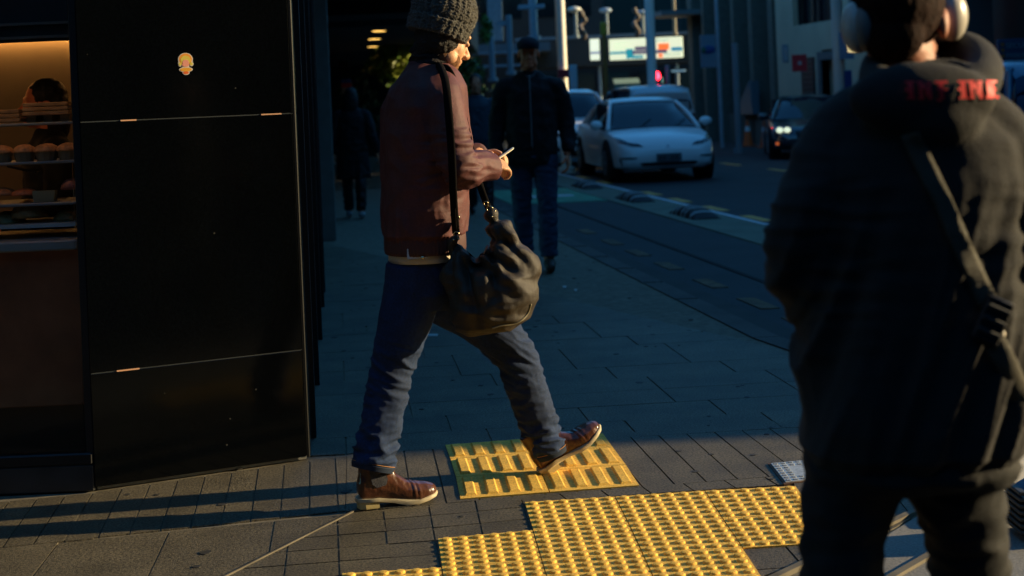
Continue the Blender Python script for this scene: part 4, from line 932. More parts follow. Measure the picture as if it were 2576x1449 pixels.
        for y in (-.3, .35):
            wp = MB(); wp.tube([(1.30, y, .93), (.98, y+.30, 1.08)], .008, 6, smooth=1); wp.build('wiper', blackm, t, local=True)
    elif kind == 'suv':
        for s in (-1, 1):
            if not lights: D([(s*.86, .86), (s*.82, .70), (s*.56, .70), (s*.52, .78), (s*.70, .84)], 'headlight', hl)
            else:
                h_ = D([(s*.86, .84), (s*.84, .68), (s*.48, .68), (s*.46, .80)], 'headlight', hl)
                lb = mat('beam', (1, 1, .8), .3, emit=(.92, 1.0, .62), estr=(5.0 if s > 0 else .25))
                for k in (0, 1):
                    cy = s*(.58+.15*k); q = decal(shell, [(cy+.062*math.cos(a*.524), .745+.052*math.sin(a*.524)) for a in range(12)], Mf, (-1, 0, 0), .03, 'lamp_ring', lb, h_, local=True)
            D([(s*.84, .50), (s*.80, .40), (s*.55, .40), (s*.56, .50)], 'fog_slot', blk)
        D([(-.45, .62), (.45, .62), (.50, .80), (-.50, .80)], 'grille', blk)
        D([(-.5, .30), (.5, .30), (.45, .42), (-.45, .42)], 'lower_grille', blk)
        D([(-.22, .47), (.22, .47), (.22, .58), (-.22, .58)], 'number_plate', pl('plate', (.10, .12, .13), .4), off=.03)
    else:
        for s in (-1, 1):
            D([(s*.88, 1.02), (s*.70, 1.02), (s*.72, .70), (s*.86, .70)], 'tail_light', pl('tail_red', (.12, .02, .02), .3), True)
        D([(-.26, .78), (.26, .78), (.26, .90), (-.26, .90)], 'number_plate', pl('plate', (.10, .12, .13), .4), True, .03)
        D([(-.8, .42), (.8, .42), (.78, .50), (-.78, .50)], 'bumper_strip', blk, True)
    return t
white_paint = mat('white_paint', (.90, .90, .88), .28, coat=.5)
silver_paint = mat('silver_paint', (.55, .56, .57), .3, metal=.4, coat=.5)
navy_paint = mat('dark_paint', (.012, .018, .03), .2, coat=1.0, spec=.8)
hd = math.atan2(-.988, .152)        # down the street, towards the camera
cw = at(1648, 452, 25.6)
car('white four door sedan facing the camera beside the rubber humps', RP(6.42, 26.2), hd-.04, 'sedan', white_paint)
car('white car with dark grille right behind the sedan, half hidden', RP(6.0, 31.4), hd, 'suv', white_paint)
car('silver estate car seen from behind, beyond the white sedan', RP(8.95, 36.5), hd+math.pi, 'van', silver_paint)
car('dark low car with its headlights on beside the orange cones', RP(11.62, 31.8), hd-.30, 'sedan', navy_paint, lights=True, zs=.93)
car('dark blue car at the right edge behind the hooded walker', RP(9.1, 18.6), hd+math.pi, 'van', mat('blue_paint', (.02, .10, .19), .2, coat=1.0))
# ---------------------------------------------------------------- people
skin = mat('skin', (.64, .33, .17), .5, var=.12, vscale=30, bump=.15, bscale=200, sss=.08)
skin_d = mat('skin_dim', (.80, .25, .12), .55, var=.1, vscale=30)
def frame(f, u):
    f = Vector(f).normalized(); u = Vector(u); u = (u-f*u.dot(f)).normalized(); s = u.cross(f); return Matrix((f, s, u)).transposed()
def head_into(b, c, f, u=(0, 0, 1), k=1.0, detail=True):
    R = frame(f, u); c = Vector(c)
    def E(p, r, rot=None): b.ell(c+R @ (Vector(p)*k), [q*k for q in r], R if rot is None else R @ rot, 24, 14)
    E((-.010, 0, .035), (.098, .076, .092)); E((.030, 0, -.030), (.070, .060, .082)); E((.058, 0, -.092), (.038, .036, .028)); E((.0, 0, -.055), (.065, .056, .05)); E((.050, 0, .012), (.044, .056, .052)); E((.060, 0, -.045), (.036, .042, .040))
    if detail:
        P = lambda *q: c+R @ (Vector(q)*k)
        b.tube([P(.088, 0, .018), P(.104, 0, -.008), P(.120, 0, -.030), P(.104, 0, -.040)], [.008*k, .009*k, .0125*k, .009*k], 10)
        for s in (-1, 1):
            E((.106, s*.013, -.034), (.012, .008, .008)); E((.058, s*.028, -.030), (.032, .028, .042)); E((.088, s*.034, .004), (.012, .014, .010))
            b.tube([P(.078, s*.052, .024), P(.086, s*.034, .032), P(.087, s*.010, .028)], [.009*k, .010*k, .008*k], 8)
            E((-.006, s*.078, -.004), (.018, .009, .030), Matrix.Rotation(.25, 3, 'Y')); E((.040, s*.048, -.070), (.030, .018, .028))
        E((.094, 0, -.060), (.014, .023, .007)); E((.092, 0, -.072), (.013, .020, .008)); E((.082, 0, -.092), (.018, .022, .016))
    return R
def hand_into(b, wrist, d, palm, curl=(40, 45, 50, 55), thumb=.6, side=1, k=1.0):
    """d: direction of the hand, palm: palm normal; side: +1 thumb towards d x palm"""
    d = Vector(d).normalized(); n = Vector(palm); n = (n-d*n.dot(d)).normalized(); s = d.cross(n)*side; w_ = Vector(wrist)
    b.tube([w_-d*.02, w_+d*.03*k, w_+d*.085*k], [.028*k, .036*k, .038*k], 14, flat=(n, .42))
    for i, (off, ln, r) in enumerate(((.030, .078, .0095), (.010, .086, .010), (-.011, .080, .0095), (-.030, .064, .0085))):
        p = w_+d*.085*k+s*off*k; a = 0; pts = [p-d*.03*k]; dd = d.copy(); pts.append(p); rr = [r*k*1.15, r*k*1.1]
        for j, fr_ in enumerate((.45, .32, .23)):
            a = rad(curl[i])*(j+1)*(.55 if j == 0 else .62); dd = d*math.cos(a)+n*math.sin(a); p = p+dd*ln*fr_*k; pts.append(p); rr.append(r*k*(.98-.1*j))
        b.tube(pts, rr, 10, smooth=3)
    p = w_+d*.02*k+s*.03*k; t1_ = (d*.6+s*.8+n*.35).normalized(); t2_ = (d*.95+s*.25+n*thumb).normalized()
    b.tube([p-s*.02, p+t1_*.035*k, p+t1_*.035*k+t2_*.034*k, p+t1_*.035*k+t2_*.034*k+(t2_+n*.3).normalized()*.026*k], [.014*k, .0125*k, .011*k, .008*k], 10, smooth=3)
def ering(c, ax, ay, rx, ry, n=28, sq=2.0):
    c = Vector(c); ax = Vector(ax); ay = Vector(ay); out = []
    for i in range(n):
        a = 2*math.pi*i/n; ca, sa = math.cos(a), math.sin(a)
        out.append(c+ax*rx*math.copysign(abs(ca)**(2/sq), ca)+ay*ry*math.copysign(abs(sa)**(2/sq), sa))
    return out
def torso(b, rows, f, s, lean=None, n=28, sq=2.3):
    """rows (centre, half depth, half breadth)"""
    f = Vector(f); s = Vector(s)
    C = []
    for i in range(len(rows)-1):
        for k in range(3):
            q = k/3; q = q; a, c_ = rows[i], rows[i+1]; C.append((a[0].lerp(c_[0], q), a[1]*(1-q)+c_[1]*q, a[2]*(1-q)+c_[2]*q))
    C.append(rows[-1]); b.loft([ering(c_, f, s, rx, ry, n, sq) for c_, rx, ry in C])

def boot(parent, ankle, yaw, pitch, size, label=None, side=1, up=None):
    """ankle: world point over the heel at ground level when pitch is 0; local x to the toe"""
    R = Matrix.Rotation(yaw, 3, 'Z') @ Matrix.Rotation(-pitch, 3, 'Y'); o = Vector(ankle); k = size
    T = lambda p: o + R @ (Vector(p)*k)
    b = MB(); rows = [(-.072, .022, .040, .085), (-.060, .034, .022, .125), (-.030, .036, .022, .140), (.0, .037, .022, .142), (.035, .037, .012, .126), (.070, .039, .000, .095), (.105, .044, -.006, .069), (.145, .047, -.006, .058), (.180, .042, -.002, .053), (.205, .030, .006, .044), (.218, .014, .012, .033)]
    b.loft([[T((x, y, z)) for y, z in [(-hw*.85, z0), (hw*.85, z0), (hw, z0+(z1-z0)*.28), (hw*.93, z0+(z1-z0)*.6), (hw*.55, z1-.004), (0, z1), (-hw*.55, z1-.004), (-hw*.93, z0+(z1-z0)*.6), (-hw, z0+(z1-z0)*.28)]] for x, hw, z0, z1 in rows])
    b.tube([T((-.018, 0, .05)), T((-.022, 0, .11)), T((-.024, 0, .165))], [.047*k, .045*k, .044*k], 24, flat=(R @ Vector((0, 1, 0)), .78), smooth=2)
    b.tube([T((-.005, 0, .06)), T((.03, 0, .105)), T((.006, 0, .150))], [.042*k, .038*k, .032*k], 18, flat=(R @ Vector((0, 1, 0)), .8))
    def dsp(p, n):
        l = R.transposed() @ (p-o)/k; c = 0
        for cx, am in ((.112, .0017), (.130, .0013)):
            c -= am*math.exp(-((l.x-cx-.25*abs(l.y))/.0045)**2)*(1 if l.z > .02 else .3); c += am*.8*math.exp(-((l.x-cx-.009-.25*abs(l.y))/.006)**2)
        return c*k + .0007*fbm(p, 60)
    r = remesh(b, .0034, 5, dsp); bv = r.bvh()
    ob = r.build('boot', mat('boot_leather', (.085, .030, .014), .30, var=.3, vscale=22, bump=.12, bscale=120, coat=.35, speck=.1), parent, smooth=True)
    if label: ob['label'] = label
    so = MB()
    pts = [(-.082, .0), (-.076, .026), (-.05, .040), (0, .040), (.05, .038), (.10, .046), (.145, .051), (.185, .046), (.212, .030), (.224, .0)]
    pl_ = pts + [(x, -y) for x, y in pts[-2:0:-1]]
    zf = lambda x: .006-.024*min(1, max(0, (x-.01)/.08))**1.2+max(0, x-.15)*.22
    so.loft([[T((x*s_, y*s_, z+zf(x))) for x, y in pl_] for z, s_ in ((.004, .985), (.007, 1.0), (.015, 1.0), (.018, .98))])
    sol = so.build('sole', mat('crepe_sole', (.50, .42, .26), .6, var=.15, vscale=30), ob, smooth='auto')
    hb = MB(); hp = [(-.078, .0), (-.072, .025), (-.05, .036), (.0, .036), (.0, -.036), (-.05, -.036), (-.072, -.025)]
    hb.loft([[T((x*s_, y*s_, z)) for x, y in hp] for z, s_ in ((-.014, .95), (-.010, .97), (.010, 1))]); hb.build('heel', mat('heel_stack', (.60, .47, .20), .6, var=.1), ob)
    # elastic gusset on both sides
    for sd_ in (-1, 1):
        Mg = Matrix.Translation(T((0, sd_*.16, 0))) @ (R.to_4x4() @ Matrix(((1, 0, 0, 0), (0, 0, 1, 0), (0, 1, 0, 0), (0, 0, 0, 1))))
        poly = [(-.036, .172), (.020, .172), (.026, .12), (.034, .085), (.026, .066), (-.008, .060), (-.024, .075), (-.032, .12)]
        decal(bv, [(x*k, z*k) for x, z in poly], Mg, R @ Vector((0, -sd_, 0)), .0025, 'elastic_gusset', mat('elastic', (.045, .045, .055), .9, var=.1, bump=.4, bscale=400), ob)
    return ob

# ======================================================= the reader in the knitted hat
YAW = rad(4); wf = Vector((math.cos(YAW), math.sin(YAW), 0)); ws = Vector((-math.sin(YAW), math.cos(YAW), 0))  # ws: his left, away from the camera
def make_reader():
    J = {}
    body = MB()
    hipc = at(1072, 690, 5.09); rhip = at(1045, 705, 5.00); lhip = at(1108, 705, 5.18)
    rk, ra = at(985, 935, 4.95), at(939, 1167, 4.884); lk, la = at(1292, 890, 5.20), at(1380, 1130, 5.225)
    chest = at(1085, 330, 5.06); neck = at(1083, 190, 5.06); hc = at(1114, 92, 5.05)
    rs, re, rw = at(1108, 238, 4.90), at(1150, 418, 4.84), at(1234, 420, 4.95)
    ls, le, lw = at(1118, 240, 5.24), at(1160, 410, 5.30), at(1208, 388, 5.16)
    b = body
    b.tube([hipc, at(1075, 560, 5.07), chest, at(1080, 250, 5.06), neck], [.115, .11, .13, .10, .06], 18, flat=(wf, .85))
    for h, k_, a in ((rhip, rk, ra), (lhip, lk, la)): b.tube([hipc, h, h.lerp(k_, .5), k_, k_.lerp(a, .4), a], [.10, .085, .075, .052, .052, .038], 14)
    for s, e_, w_ in ((rs, re, rw), (ls, le, lw)): b.tube([chest.lerp(s, .5), s, s.lerp(e_, .5), e_, e_.lerp(w_, .5), w_], [.06, .052, .045, .038, .036, .027], 12)
    HF = Vector((math.cos(YAW+.36)*.9, math.sin(YAW+.36)*.9, -.43)); HU = Vector((.38, .2, .9))
    head_into(b, hc, HF, HU, .97)
    b.tube([neck-Vector((0, 0, .05)), neck+Vector((.01, 0, .05)), hc+Vector((-.02, 0, -.03))], [.066, .058, .056], 14)
    # hands round the phone
    ph_a, ph_b = at(1232, 411, 5.03), at(1286, 374, 5.06); pd = (ph_b-ph_a).normalized()
    hand_into(b, rw+Vector((-.004, .0, .012)), Vector((.62, .55, -.12)), Vector((-.45, .35, -.80)), curl=(60, 64, 68, 72), thumb=.1, side=1, k=.86)
    hand_into(b, lw, Vector((.80, -.34, .02)), Vector((.1, -.4, -.9)), curl=(48, 52, 58, 62), thumb=.1, side=-1, k=.86)
    o_ = G(950, 1262, .016); b.tube([ra, o_+Vector((-.015, 0, .08)), o_+wf*.07+Vector((0, .01, .055))], [.032, .028, .018], 10)
    b.tube([la, at(1389, 1155, 5.225), at(1412, 1140, 5.23)], [.032, .028, .018], 10)
    o = remesh(b, .0042, 4)
    me_ = o.build('person', skin, None, origin=(hipc.x, hipc.y, 0), smooth=True)
    tag(me_, 'bearded man in a knitted hat and brown jacket striding while reading a phone', 'person')
    # ---- beard: short dark stubble following the jaw
    R = frame(HF, HU); q = MB()
    for p, r in (((.062, 0, -.100), (.038, .038, .028)), ((.036, .038, -.072), (.050, .024, .036)), ((.036, -.038, -.072), (.050, .024, .036)), ((.091, 0, -.052), (.013, .026, .006)), ((.080, 0, -.086), (.022, .028, .020))):
        q.ell(hc+R @ (Vector(p)*.97), [x*.985 for x in r], R)
    q = remesh(q, .004, 3, lambda p, n: .0012*fbm(p, 260)); q.build('beard', mat('beard', (.24, .105, .040), .9, var=.5, vscale=200, bump=.8, bscale=500), me_, smooth=True)
    q = MB(); q.ell(hc+R @ Vector((-.018, 0, -.006)), (.086, .090, .088), R); q.tube([hc+R @ Vector((-.055, 0, -.03)), neck+Vector((-.040, 0, .045)), neck+Vector((-.035, 0, -.01))], [.06, .055, .052], 16, flat=(wf, .6))
    q = remesh(q, .005, 2, lambda p, n: .004*fbm(p, 70)); q.build('hair', mat('hair_dark', (.012, .009, .007), .6, var=.3, bump=.8, bscale=200), me_, smooth=True)
    q = MB(); q.tube([at(1088, 186, 5.06), at(1086, 160, 5.06), at(1082, 136, 5.06), at(1080, 118, 5.06)], [.088, .082, .074, .066], 26, smooth=3); q = remesh(q, .005, 2, lambda p, n: .007*folds(p, (6, 6, 40), 3)+.003*fbm(p, 40)); q.build('scarf', mat('scarf_wool', (.014, .010, .010), .9, var=.3, bump=.6, bscale=200), me_, smooth=True)
    # ---- knitted hat
    q = MB(); hcen = at(1116, 34, 5.06); Rh = frame((.87, .25, -.38), (.35, .1, .93))
    q.ell(hcen+Rh @ Vector((0, 0, .006)), (.122, .113, .118), Rh, 40, 26)
    q.tube([hcen+Rh @ Vector((0, 0, -.03)), hcen+Rh @ Vector((.004, 0, -.086))], [.1185, .1125], 36, smooth=1)
    q.tube([hcen+Rh @ Vector((-.02, 0, .10)), hcen+Rh @ Vector((-.06, 0, .135))], [.07, .04], 20, smooth=1)
    def knit(p, n):
        l = Rh.transposed() @ (p-hcen); a = math.atan2(l.y, l.x)
        rib = math.sin(a*26+noise.noise(p*14)*2.2); st_ = math.sin(l.z*520+rib*1.6+noise.noise(p*30)*3)
        return .0015*rib+.0012*st_+.0028*fbm(p, 60, 2)+.0036*fbm(p, 170, 5)
    q = remesh(q, .0030, 3, knit)
    fz = MB(); rnd = random.Random(4); nv = len(q.v)
    for i in range(5200):      # loose wool fibres
        j = rnd.randrange(nv); p = q.v[j]; n_ = (p-hcen).normalized(); t_ = Vector((rnd.gauss(0, 1), rnd.gauss(0, 1), rnd.gauss(0, 1))); t_ = (t_-n_*t_.dot(n_)*.5).normalized()
        a_ = p; c_ = p+n_*.004+t_*.007; w__ = n_.cross(t_)*.0007; fz.add([a_-w__, a_+w__, c_+w__*.3, c_-w__*.3], [(0, 1, 2, 3)])
    wool = mat('wool', (.080, .072, .054), .95, var=.5, vscale=110, bump=.9, bscale=330, sheen=.3)
    h_ = q.build('knitted_hat', wool, me_, smooth=True); fz.build('loose_wool', wool, h_)
    # ---- jacket
    q = MB(); R0 = lambda X, Y, d: at(X, Y, d)
    rows = [(R0(1070, 622, 5.07), .142, .190), (R0(1068, 590, 5.07), .150, .200), (R0(1070, 520, 5.07), .158, .210), (R0(1070, 430, 5.07), .162, .215), (R0(1070, 340, 5.06), .165, .222), (R0(1070, 270, 5.06), .158, .225), (R0(1078, 220, 5.06), .140, .210), (R0(1082, 186, 5.06), .110, .165), (R0(1085, 164, 5.06), .080, .100)]
    torso(q, rows, wf, ws)
    q.tube([at(1098, 222, 4.97), rs+Vector((0, .01, -.01)), rs.lerp(re, .5)+Vector((.0, -.005, 0)), re+Vector((.012, 0, -.012)), re.lerp(rw, .55), rw+Vector((.012, .01, 0))], [.075, .078, .070, .068, .058, .050], 20)
    q.tube([chest.lerp(ls, .6), ls, ls.lerp(le, .5), le, le.lerp(lw, .5), lw+Vector((-.01, 0, 0))], [.075, .075, .068, .064, .055, .045], 18)
    # stand collar
    q.tube([at(1086, 192, 5.06), at(1089, 176, 5.06), at(1091, 166, 5.06)], [.098, .092, .090], 26, smooth=2)
    def jf(p, n):
        d = .0028*fbm(p, 9, 1)
        # sleeve folds by the elbow, hem gathers and long body folds
        e_ = (p-re).length; d += .0085*math.exp(-(e_/.13)**2)*folds(p, (9, 6, 34), 3)
        if p.x < re.x-.02: d += .0045*folds(p, (10, 7, 7), 7)
        zz = (p.z-rows[0][0].z)
        if zz < .05: d += -.004+.0022*math.sin(math.atan2(p.y-5.07, p.x-rows[0][0].x)*70)
        elif zz < .26: d += .0075*folds(p, (17, 13, 5), 5)*(1-(zz-.05)/.21)
        return d
    q = remesh(q, .0058, 4, jf)
    # open the neck
    jk = mat('jacket_cloth', (.092, .025, .023), .65, var=.18, vscale=14, bump=.22, bscale=320, sheen=.0, speck=.16)
    ja = q.build('jacket', jk, me_, smooth=True)
    sb = q.bvh()
    # seams, welt pocket, zip, ribbed hem
    hm = MB(); c0_ = rows[0][0]; RG = []
    for z_, rr in ((-.014, .975), (-.012, 1.0), (.0, 1.012), (.025, 1.015), (.045, 1.012), (.056, 1.0)):
        r0 = ering(c0_+Vector((0, 0, z_)), wf, ws, .146*rr, .195*rr, 300, 2.3)
        RG.append([p+(p-c0_-Vector((0, 0, z_))).normalized()*.0016*math.sin(i*2*math.pi*75/300) for i, p in enumerate(r0)])
    hm.loft(RG, cap=False); hm.build('ribbed_hem', mat('rib_knit', (.075, .026, .021), .7, var=.15), ja, smooth=True)
    cf = MB(); dw = (rw-re).normalized(); cf.tube([rw-dw*.01, rw+dw*.016], [.047, .042], 20, smooth=1); cf.build('cuff', mat('rib_knit', (.075, .026, .021), .7), ja, smooth='auto')
    def line_on(pts_px, d0, name, m_, r=.0016, par=ja, off=.002, bv=sb):
        P_ = []
        for i in range(len(pts_px)-1):
            for k in range(6):
                X = pts_px[i][0]+(pts_px[i+1][0]-pts_px[i][0])*k/6; Y = pts_px[i][1]+(pts_px[i+1][1]-pts_px[i][1])*k/6
                o_ = at(X, Y, d0); h = bv.find_nearest(o_); P_.append(h[0]+(o_-h[0]).normalized()*off)
        b_ = MB(); b_.tube(P_, r, 6, smooth=1); return b_.build(name, m_, par, smooth=True)
    line_on([(1008, 215), (1060, 228), (1100, 222)], 4.7, 'yoke_seam', blackm, .0012)
    line_on([(1176, 480), (1190, 560), (1196, 610)], 4.7, 'zip', pl('zip_brass', (.35, .26, .12), .4, metal=1), .0022)
    line_on([(1030, 480), (1040, 545)], 4.7, 'pocket_welt', mat('rib_knit', (.075, .026, .021), .7), .004)
    # ---- shirt tail below the jacket, belt label
    q = MB(); c_ = at(1068, 636, 5.07); q.loft([ering(c_+Vector((0, 0, z)), wf, ws, .132, .178, 36, 2.3) for z in (-.022, .0, .03)]); q.build('shirt_tail', mat('shirt', (.62, .55, .42), .8, var=.1, bump=.3, bscale=60), me_, smooth=True)
    # ---- jeans
    q = MB(); torso(q, [(at(1066, 636, 5.07), .122, .168), (at(1066, 680, 5.08), .132, .178), (at(1070, 730, 5.09), .140, .185), (at(1072, 770, 5.09), .118, .165)], wf, ws)
    q.tube([rhip+Vector((0, 0, .06)), rhip+Vector((-.01, 0, -.04)), rhip.lerp(rk, .5), rk, rk.lerp(ra, .45), ra+Vector((-.002, 0, .0))], [.105, .108, .094, .077, .073, .075], 22)
    q.tube([lhip+Vector((0, 0, .05)), lhip+Vector((.01, 0, -.05)), lhip.lerp(lk, .5)+Vector((.005, 0, .0)), lk, lk.lerp(la, .45), la+Vector((-.002, 0, .0))], [.105, .110, .098, .080, .074, .070], 22)
    def jn(p, n):
        d = .0018*fbm(p, 14, 4)
        for a, k_, h in ((ra, rk, rhip), (la, lk, lhip)):
            if (p-k_).length < (p-hipc).length or True:
                ax = (k_-a).normalized(); t_ = (p-a).dot(ax)
                near = ((p-a)-ax*t_).length
                if near < .12 and -.05 < t_ < .30: d += (.0085*math.exp(-((t_-.05)/.07)**2)+.0035)*folds(p+Vector((0, 0, 1))*0, (10, 8, 26), a.x*3)
                kk = (p-k_).length; d += .0080*math.exp(-(kk/.13)**2)*folds(Vector((p.x, p.y, p.z+.5*(p.x-k_.x))), (7, 6, 30), k_.x*5)
        hh_ = (p-hipc).length; d += .004*math.exp(-(hh_/.2)**2)*folds(p, (12, 8, 12), 1)
        return d
    q = remesh(q, .0052, 3, jn)
    denim = mat('denim', (.006, .021, .066), .85, var=.28, vscale=7, bump=.3, bscale=520, speck=.28)
    je = q.build('jeans', denim, me_, smooth=True)
    for a, k_, R_ in ((ra, rk, .0755), (la, lk, .071)):
        ax = (k_-a).normalized(); m_ = MB(); m_.tube([a-ax*.020, a-ax*.004, a+ax*.004], [R_-.002, R_+.002, R_-.002], 28, smooth=1); m_.build('turned_hem', mat('denim_dark', (.006, .015, .036), .85, var=.2), je, smooth='auto')
        m_ = MB(); m_.ring(a+ax*.003, R_+.0022, .0011, ax, 40, 6); m_.build('hem_stitch', pl('orange_thread', (.45, .20, .06), .7), je)
    boot(me_, G(950, 1262, .016), rad(17), 0, .97)
    boot(me_, at(1400, 1163, 5.225), rad(15), rad(32), .97, 'brown boot with its toe lifted')
    # white card / key clip at the hem
    q = MB(); p = at(1051, 640, 4.885); q.box((p.x-.038, p.y-.004, p.z-.016), (p.x+.034, p.y, p.z+.022), bev=.002); q.build('shirt_label', pl('tag_white', (.55, .58, .60), .6), me_)
    q = MB(); q.ell(at(1063, 648, 4.87), (.008, .004, .005)); q.build('belt_stud', pl('stud', (.9, .75, .45), .2, metal=1), me_, smooth=True)
    # ---- phone
    ph = MB(); L_ = .148; ax = pd; side = Vector((.0, 1, .05)); side = (side-ax*side.dot(ax)).normalized(); nn = ax.cross(side)
    Mp = Matrix((ax, side, nn)).transposed().to_4x4(); Mp.translation = ph_b-ax*L_/2
    t = thing('phone', 'slim phone held edge-on in both hands of the reader', 'phone', ph_b-ax*L_/2)
    ph.box((-L_/2, -.036, -.0045), (L_/2, .036, .0045), Mp, bev=.003); ph.build('case', pl('phone_edge_glint', (.90, .88, .72), .35), t, smooth='auto')  # sun glint along the edge is put into this pale colour
    ph = MB(); ph.box((-L_/2+.004, -.033, .0046), (L_/2-.004, .033, .0052), Mp); ph.build('screen', darkglass, t)
    return dict(rs=rs, sb=sb)
RD = make_reader()

# ---------------------------------------------------------------- shoulder bag
def make_bag():
    bd = 4.87; q = MB(); yv = Vector((0, 1, 0)); xv = Vector((1, 0, 0))
    rows = [(842, 1172, 1238, .03), (826, 1145, 1300, .080), (800, 1130, 1335, .110), (770, 1122, 1352, .122), (730, 1118, 1360, .122), (690, 1120, 1358, .108), (655, 1124, 1348, .075), (625, 1130, 1330, .055)]
    q.loft([ering(at((x0+x1)/2, Y, bd), xv, yv, (x1-x0)/2/729, dp, 36, 2.4) for Y, x0, x1, dp in rows])
    q.tube([at(1158, 690, bd), at(1148, 640, bd), at(1147, 598, bd-.01)], [.055, .036, .014], 16)
    q.tube([at(1300, 690, bd), at(1275, 620, bd), at(1245, 560, bd+.01), at(1233, 534, bd+.02)], [.075, .060, .034, .014], 18)
    tl_, tr_ = at(1147, 590, bd), at(1233, 530, bd)
    def bf(p, n):
        d = 0
        for c_, s_ in ((tl_, 1.3), (tr_, 4.1)):
            r = p-c_; L_ = r.length; a = math.atan2(r.x, -r.z)
            wv = math.sin(a*15+s_+3*noise.noise(Vector((a*3, L_*4, s_)))); wv = wv if wv > 0 else wv*1.4
            d += .0105*wv*math.exp(-((L_-.17)/.15)**2)*min(1, (L_/.12)**2)
        tipk = min(1, min((p-tl_).length, (p-tr_).length)/.12)**2; d += (.006*folds(p, (7, 6, 14), 2)+.002*fbm(p, 30))*tipk
        # sag of the mouth between the two straps
        v = (p-at(1195, 640, bd)); d -= .045*math.exp(-((v.x/.035)**2+(v.z/.055)**2))*(1 if n.z > -.2 else 0)
        return d
    q = remesh(q, .0055, 3, bf); bv = q.bvh()
    cv = mat('bag_canvas', (.030, .021, .012), .6, var=.22, vscale=9, bump=.3, bscale=300, speck=.12)
    bag = q.build('shoulder_bag', cv, None, origin=at(1240, 842, bd), smooth=True)
    tag(bag, 'slouchy dark olive canvas bag with metal rings hanging at the reader\'s hip', 'bag')
    brass = pl('ring_metal', (.55, .45, .28), .25, metal=1)
    st = pl('strap_leather', (.004, .003, .003), .9, spec=.1)
    def strap(pts, wdt, name='strap'):
        b = MB(); b.tube(pts, wdt, 10, flat=((0, 1, .1), .25)); return b.build(name, st, bag, smooth=True)
    strap([at(1147, 585, bd-.01), at(1141, 500, 4.76), at(1137, 400, 4.72), at(1130, 300, 4.70), at(1122, 215, 4.74), at(1112, 178, 4.86), at(1104, 165, 4.98), at(1110, 172, 5.06)], .014)
    strap([at(1146, 584, bd-.012), at(1143, 540, 4.785), at(1139, 470, 4.765)], .006, 'strap_edge')
    strap([at(1228, 522, bd+.02), at(1212, 480, 4.86), at(1198, 430, 4.93), at(1175, 330, 4.98), at(1150, 225, 4.95), at(1128, 175, 4.93), at(1112, 170, 4.97)], .012)
    for X, Y, R_ in ((1148, 590, .010), (1146, 568, .009), (1150, 548, .008), (1138, 540, .006), (1232, 526, .011), (1222, 512, .008), (1216, 498, .007), (1243, 532, .005)):
        b = MB(); b.ring(at(X, Y, bd-.025 if X < 1200 else bd), R_, .0022, (.3, 1, .2 if Y % 3 else -.5), 18, 6); b.build('ring', brass, bag, smooth=True)
    for X, Y in ((1141, 603), (1154, 601), (1238, 545)):
        b = MB(); b.ell(at(X, Y, bd-.03 if X < 1200 else bd-.02), (.0035, .0035, .0035)); b.build('rivet', brass, bag, smooth=True)
    # piping along the lower corner
    P_ = []
    for X, Y in ((1238, 826), (1262, 819), (1290, 816), (1312, 806), (1328, 788), (1336, 765)):
        h = bv.ray_cast(at(X, Y, 4.4), (at(X, Y, 5.0)-at(X, Y, 4.4)).normalized()); P_.append((h[0] if h[0] else at(X, Y, bd))+Vector((0, -.002, 0)))
    b = MB(); b.tube(P_, .003, 8); b.build('piping', pl('piping', (.22, .19, .11), .6), bag, smooth=True)
make_bag()

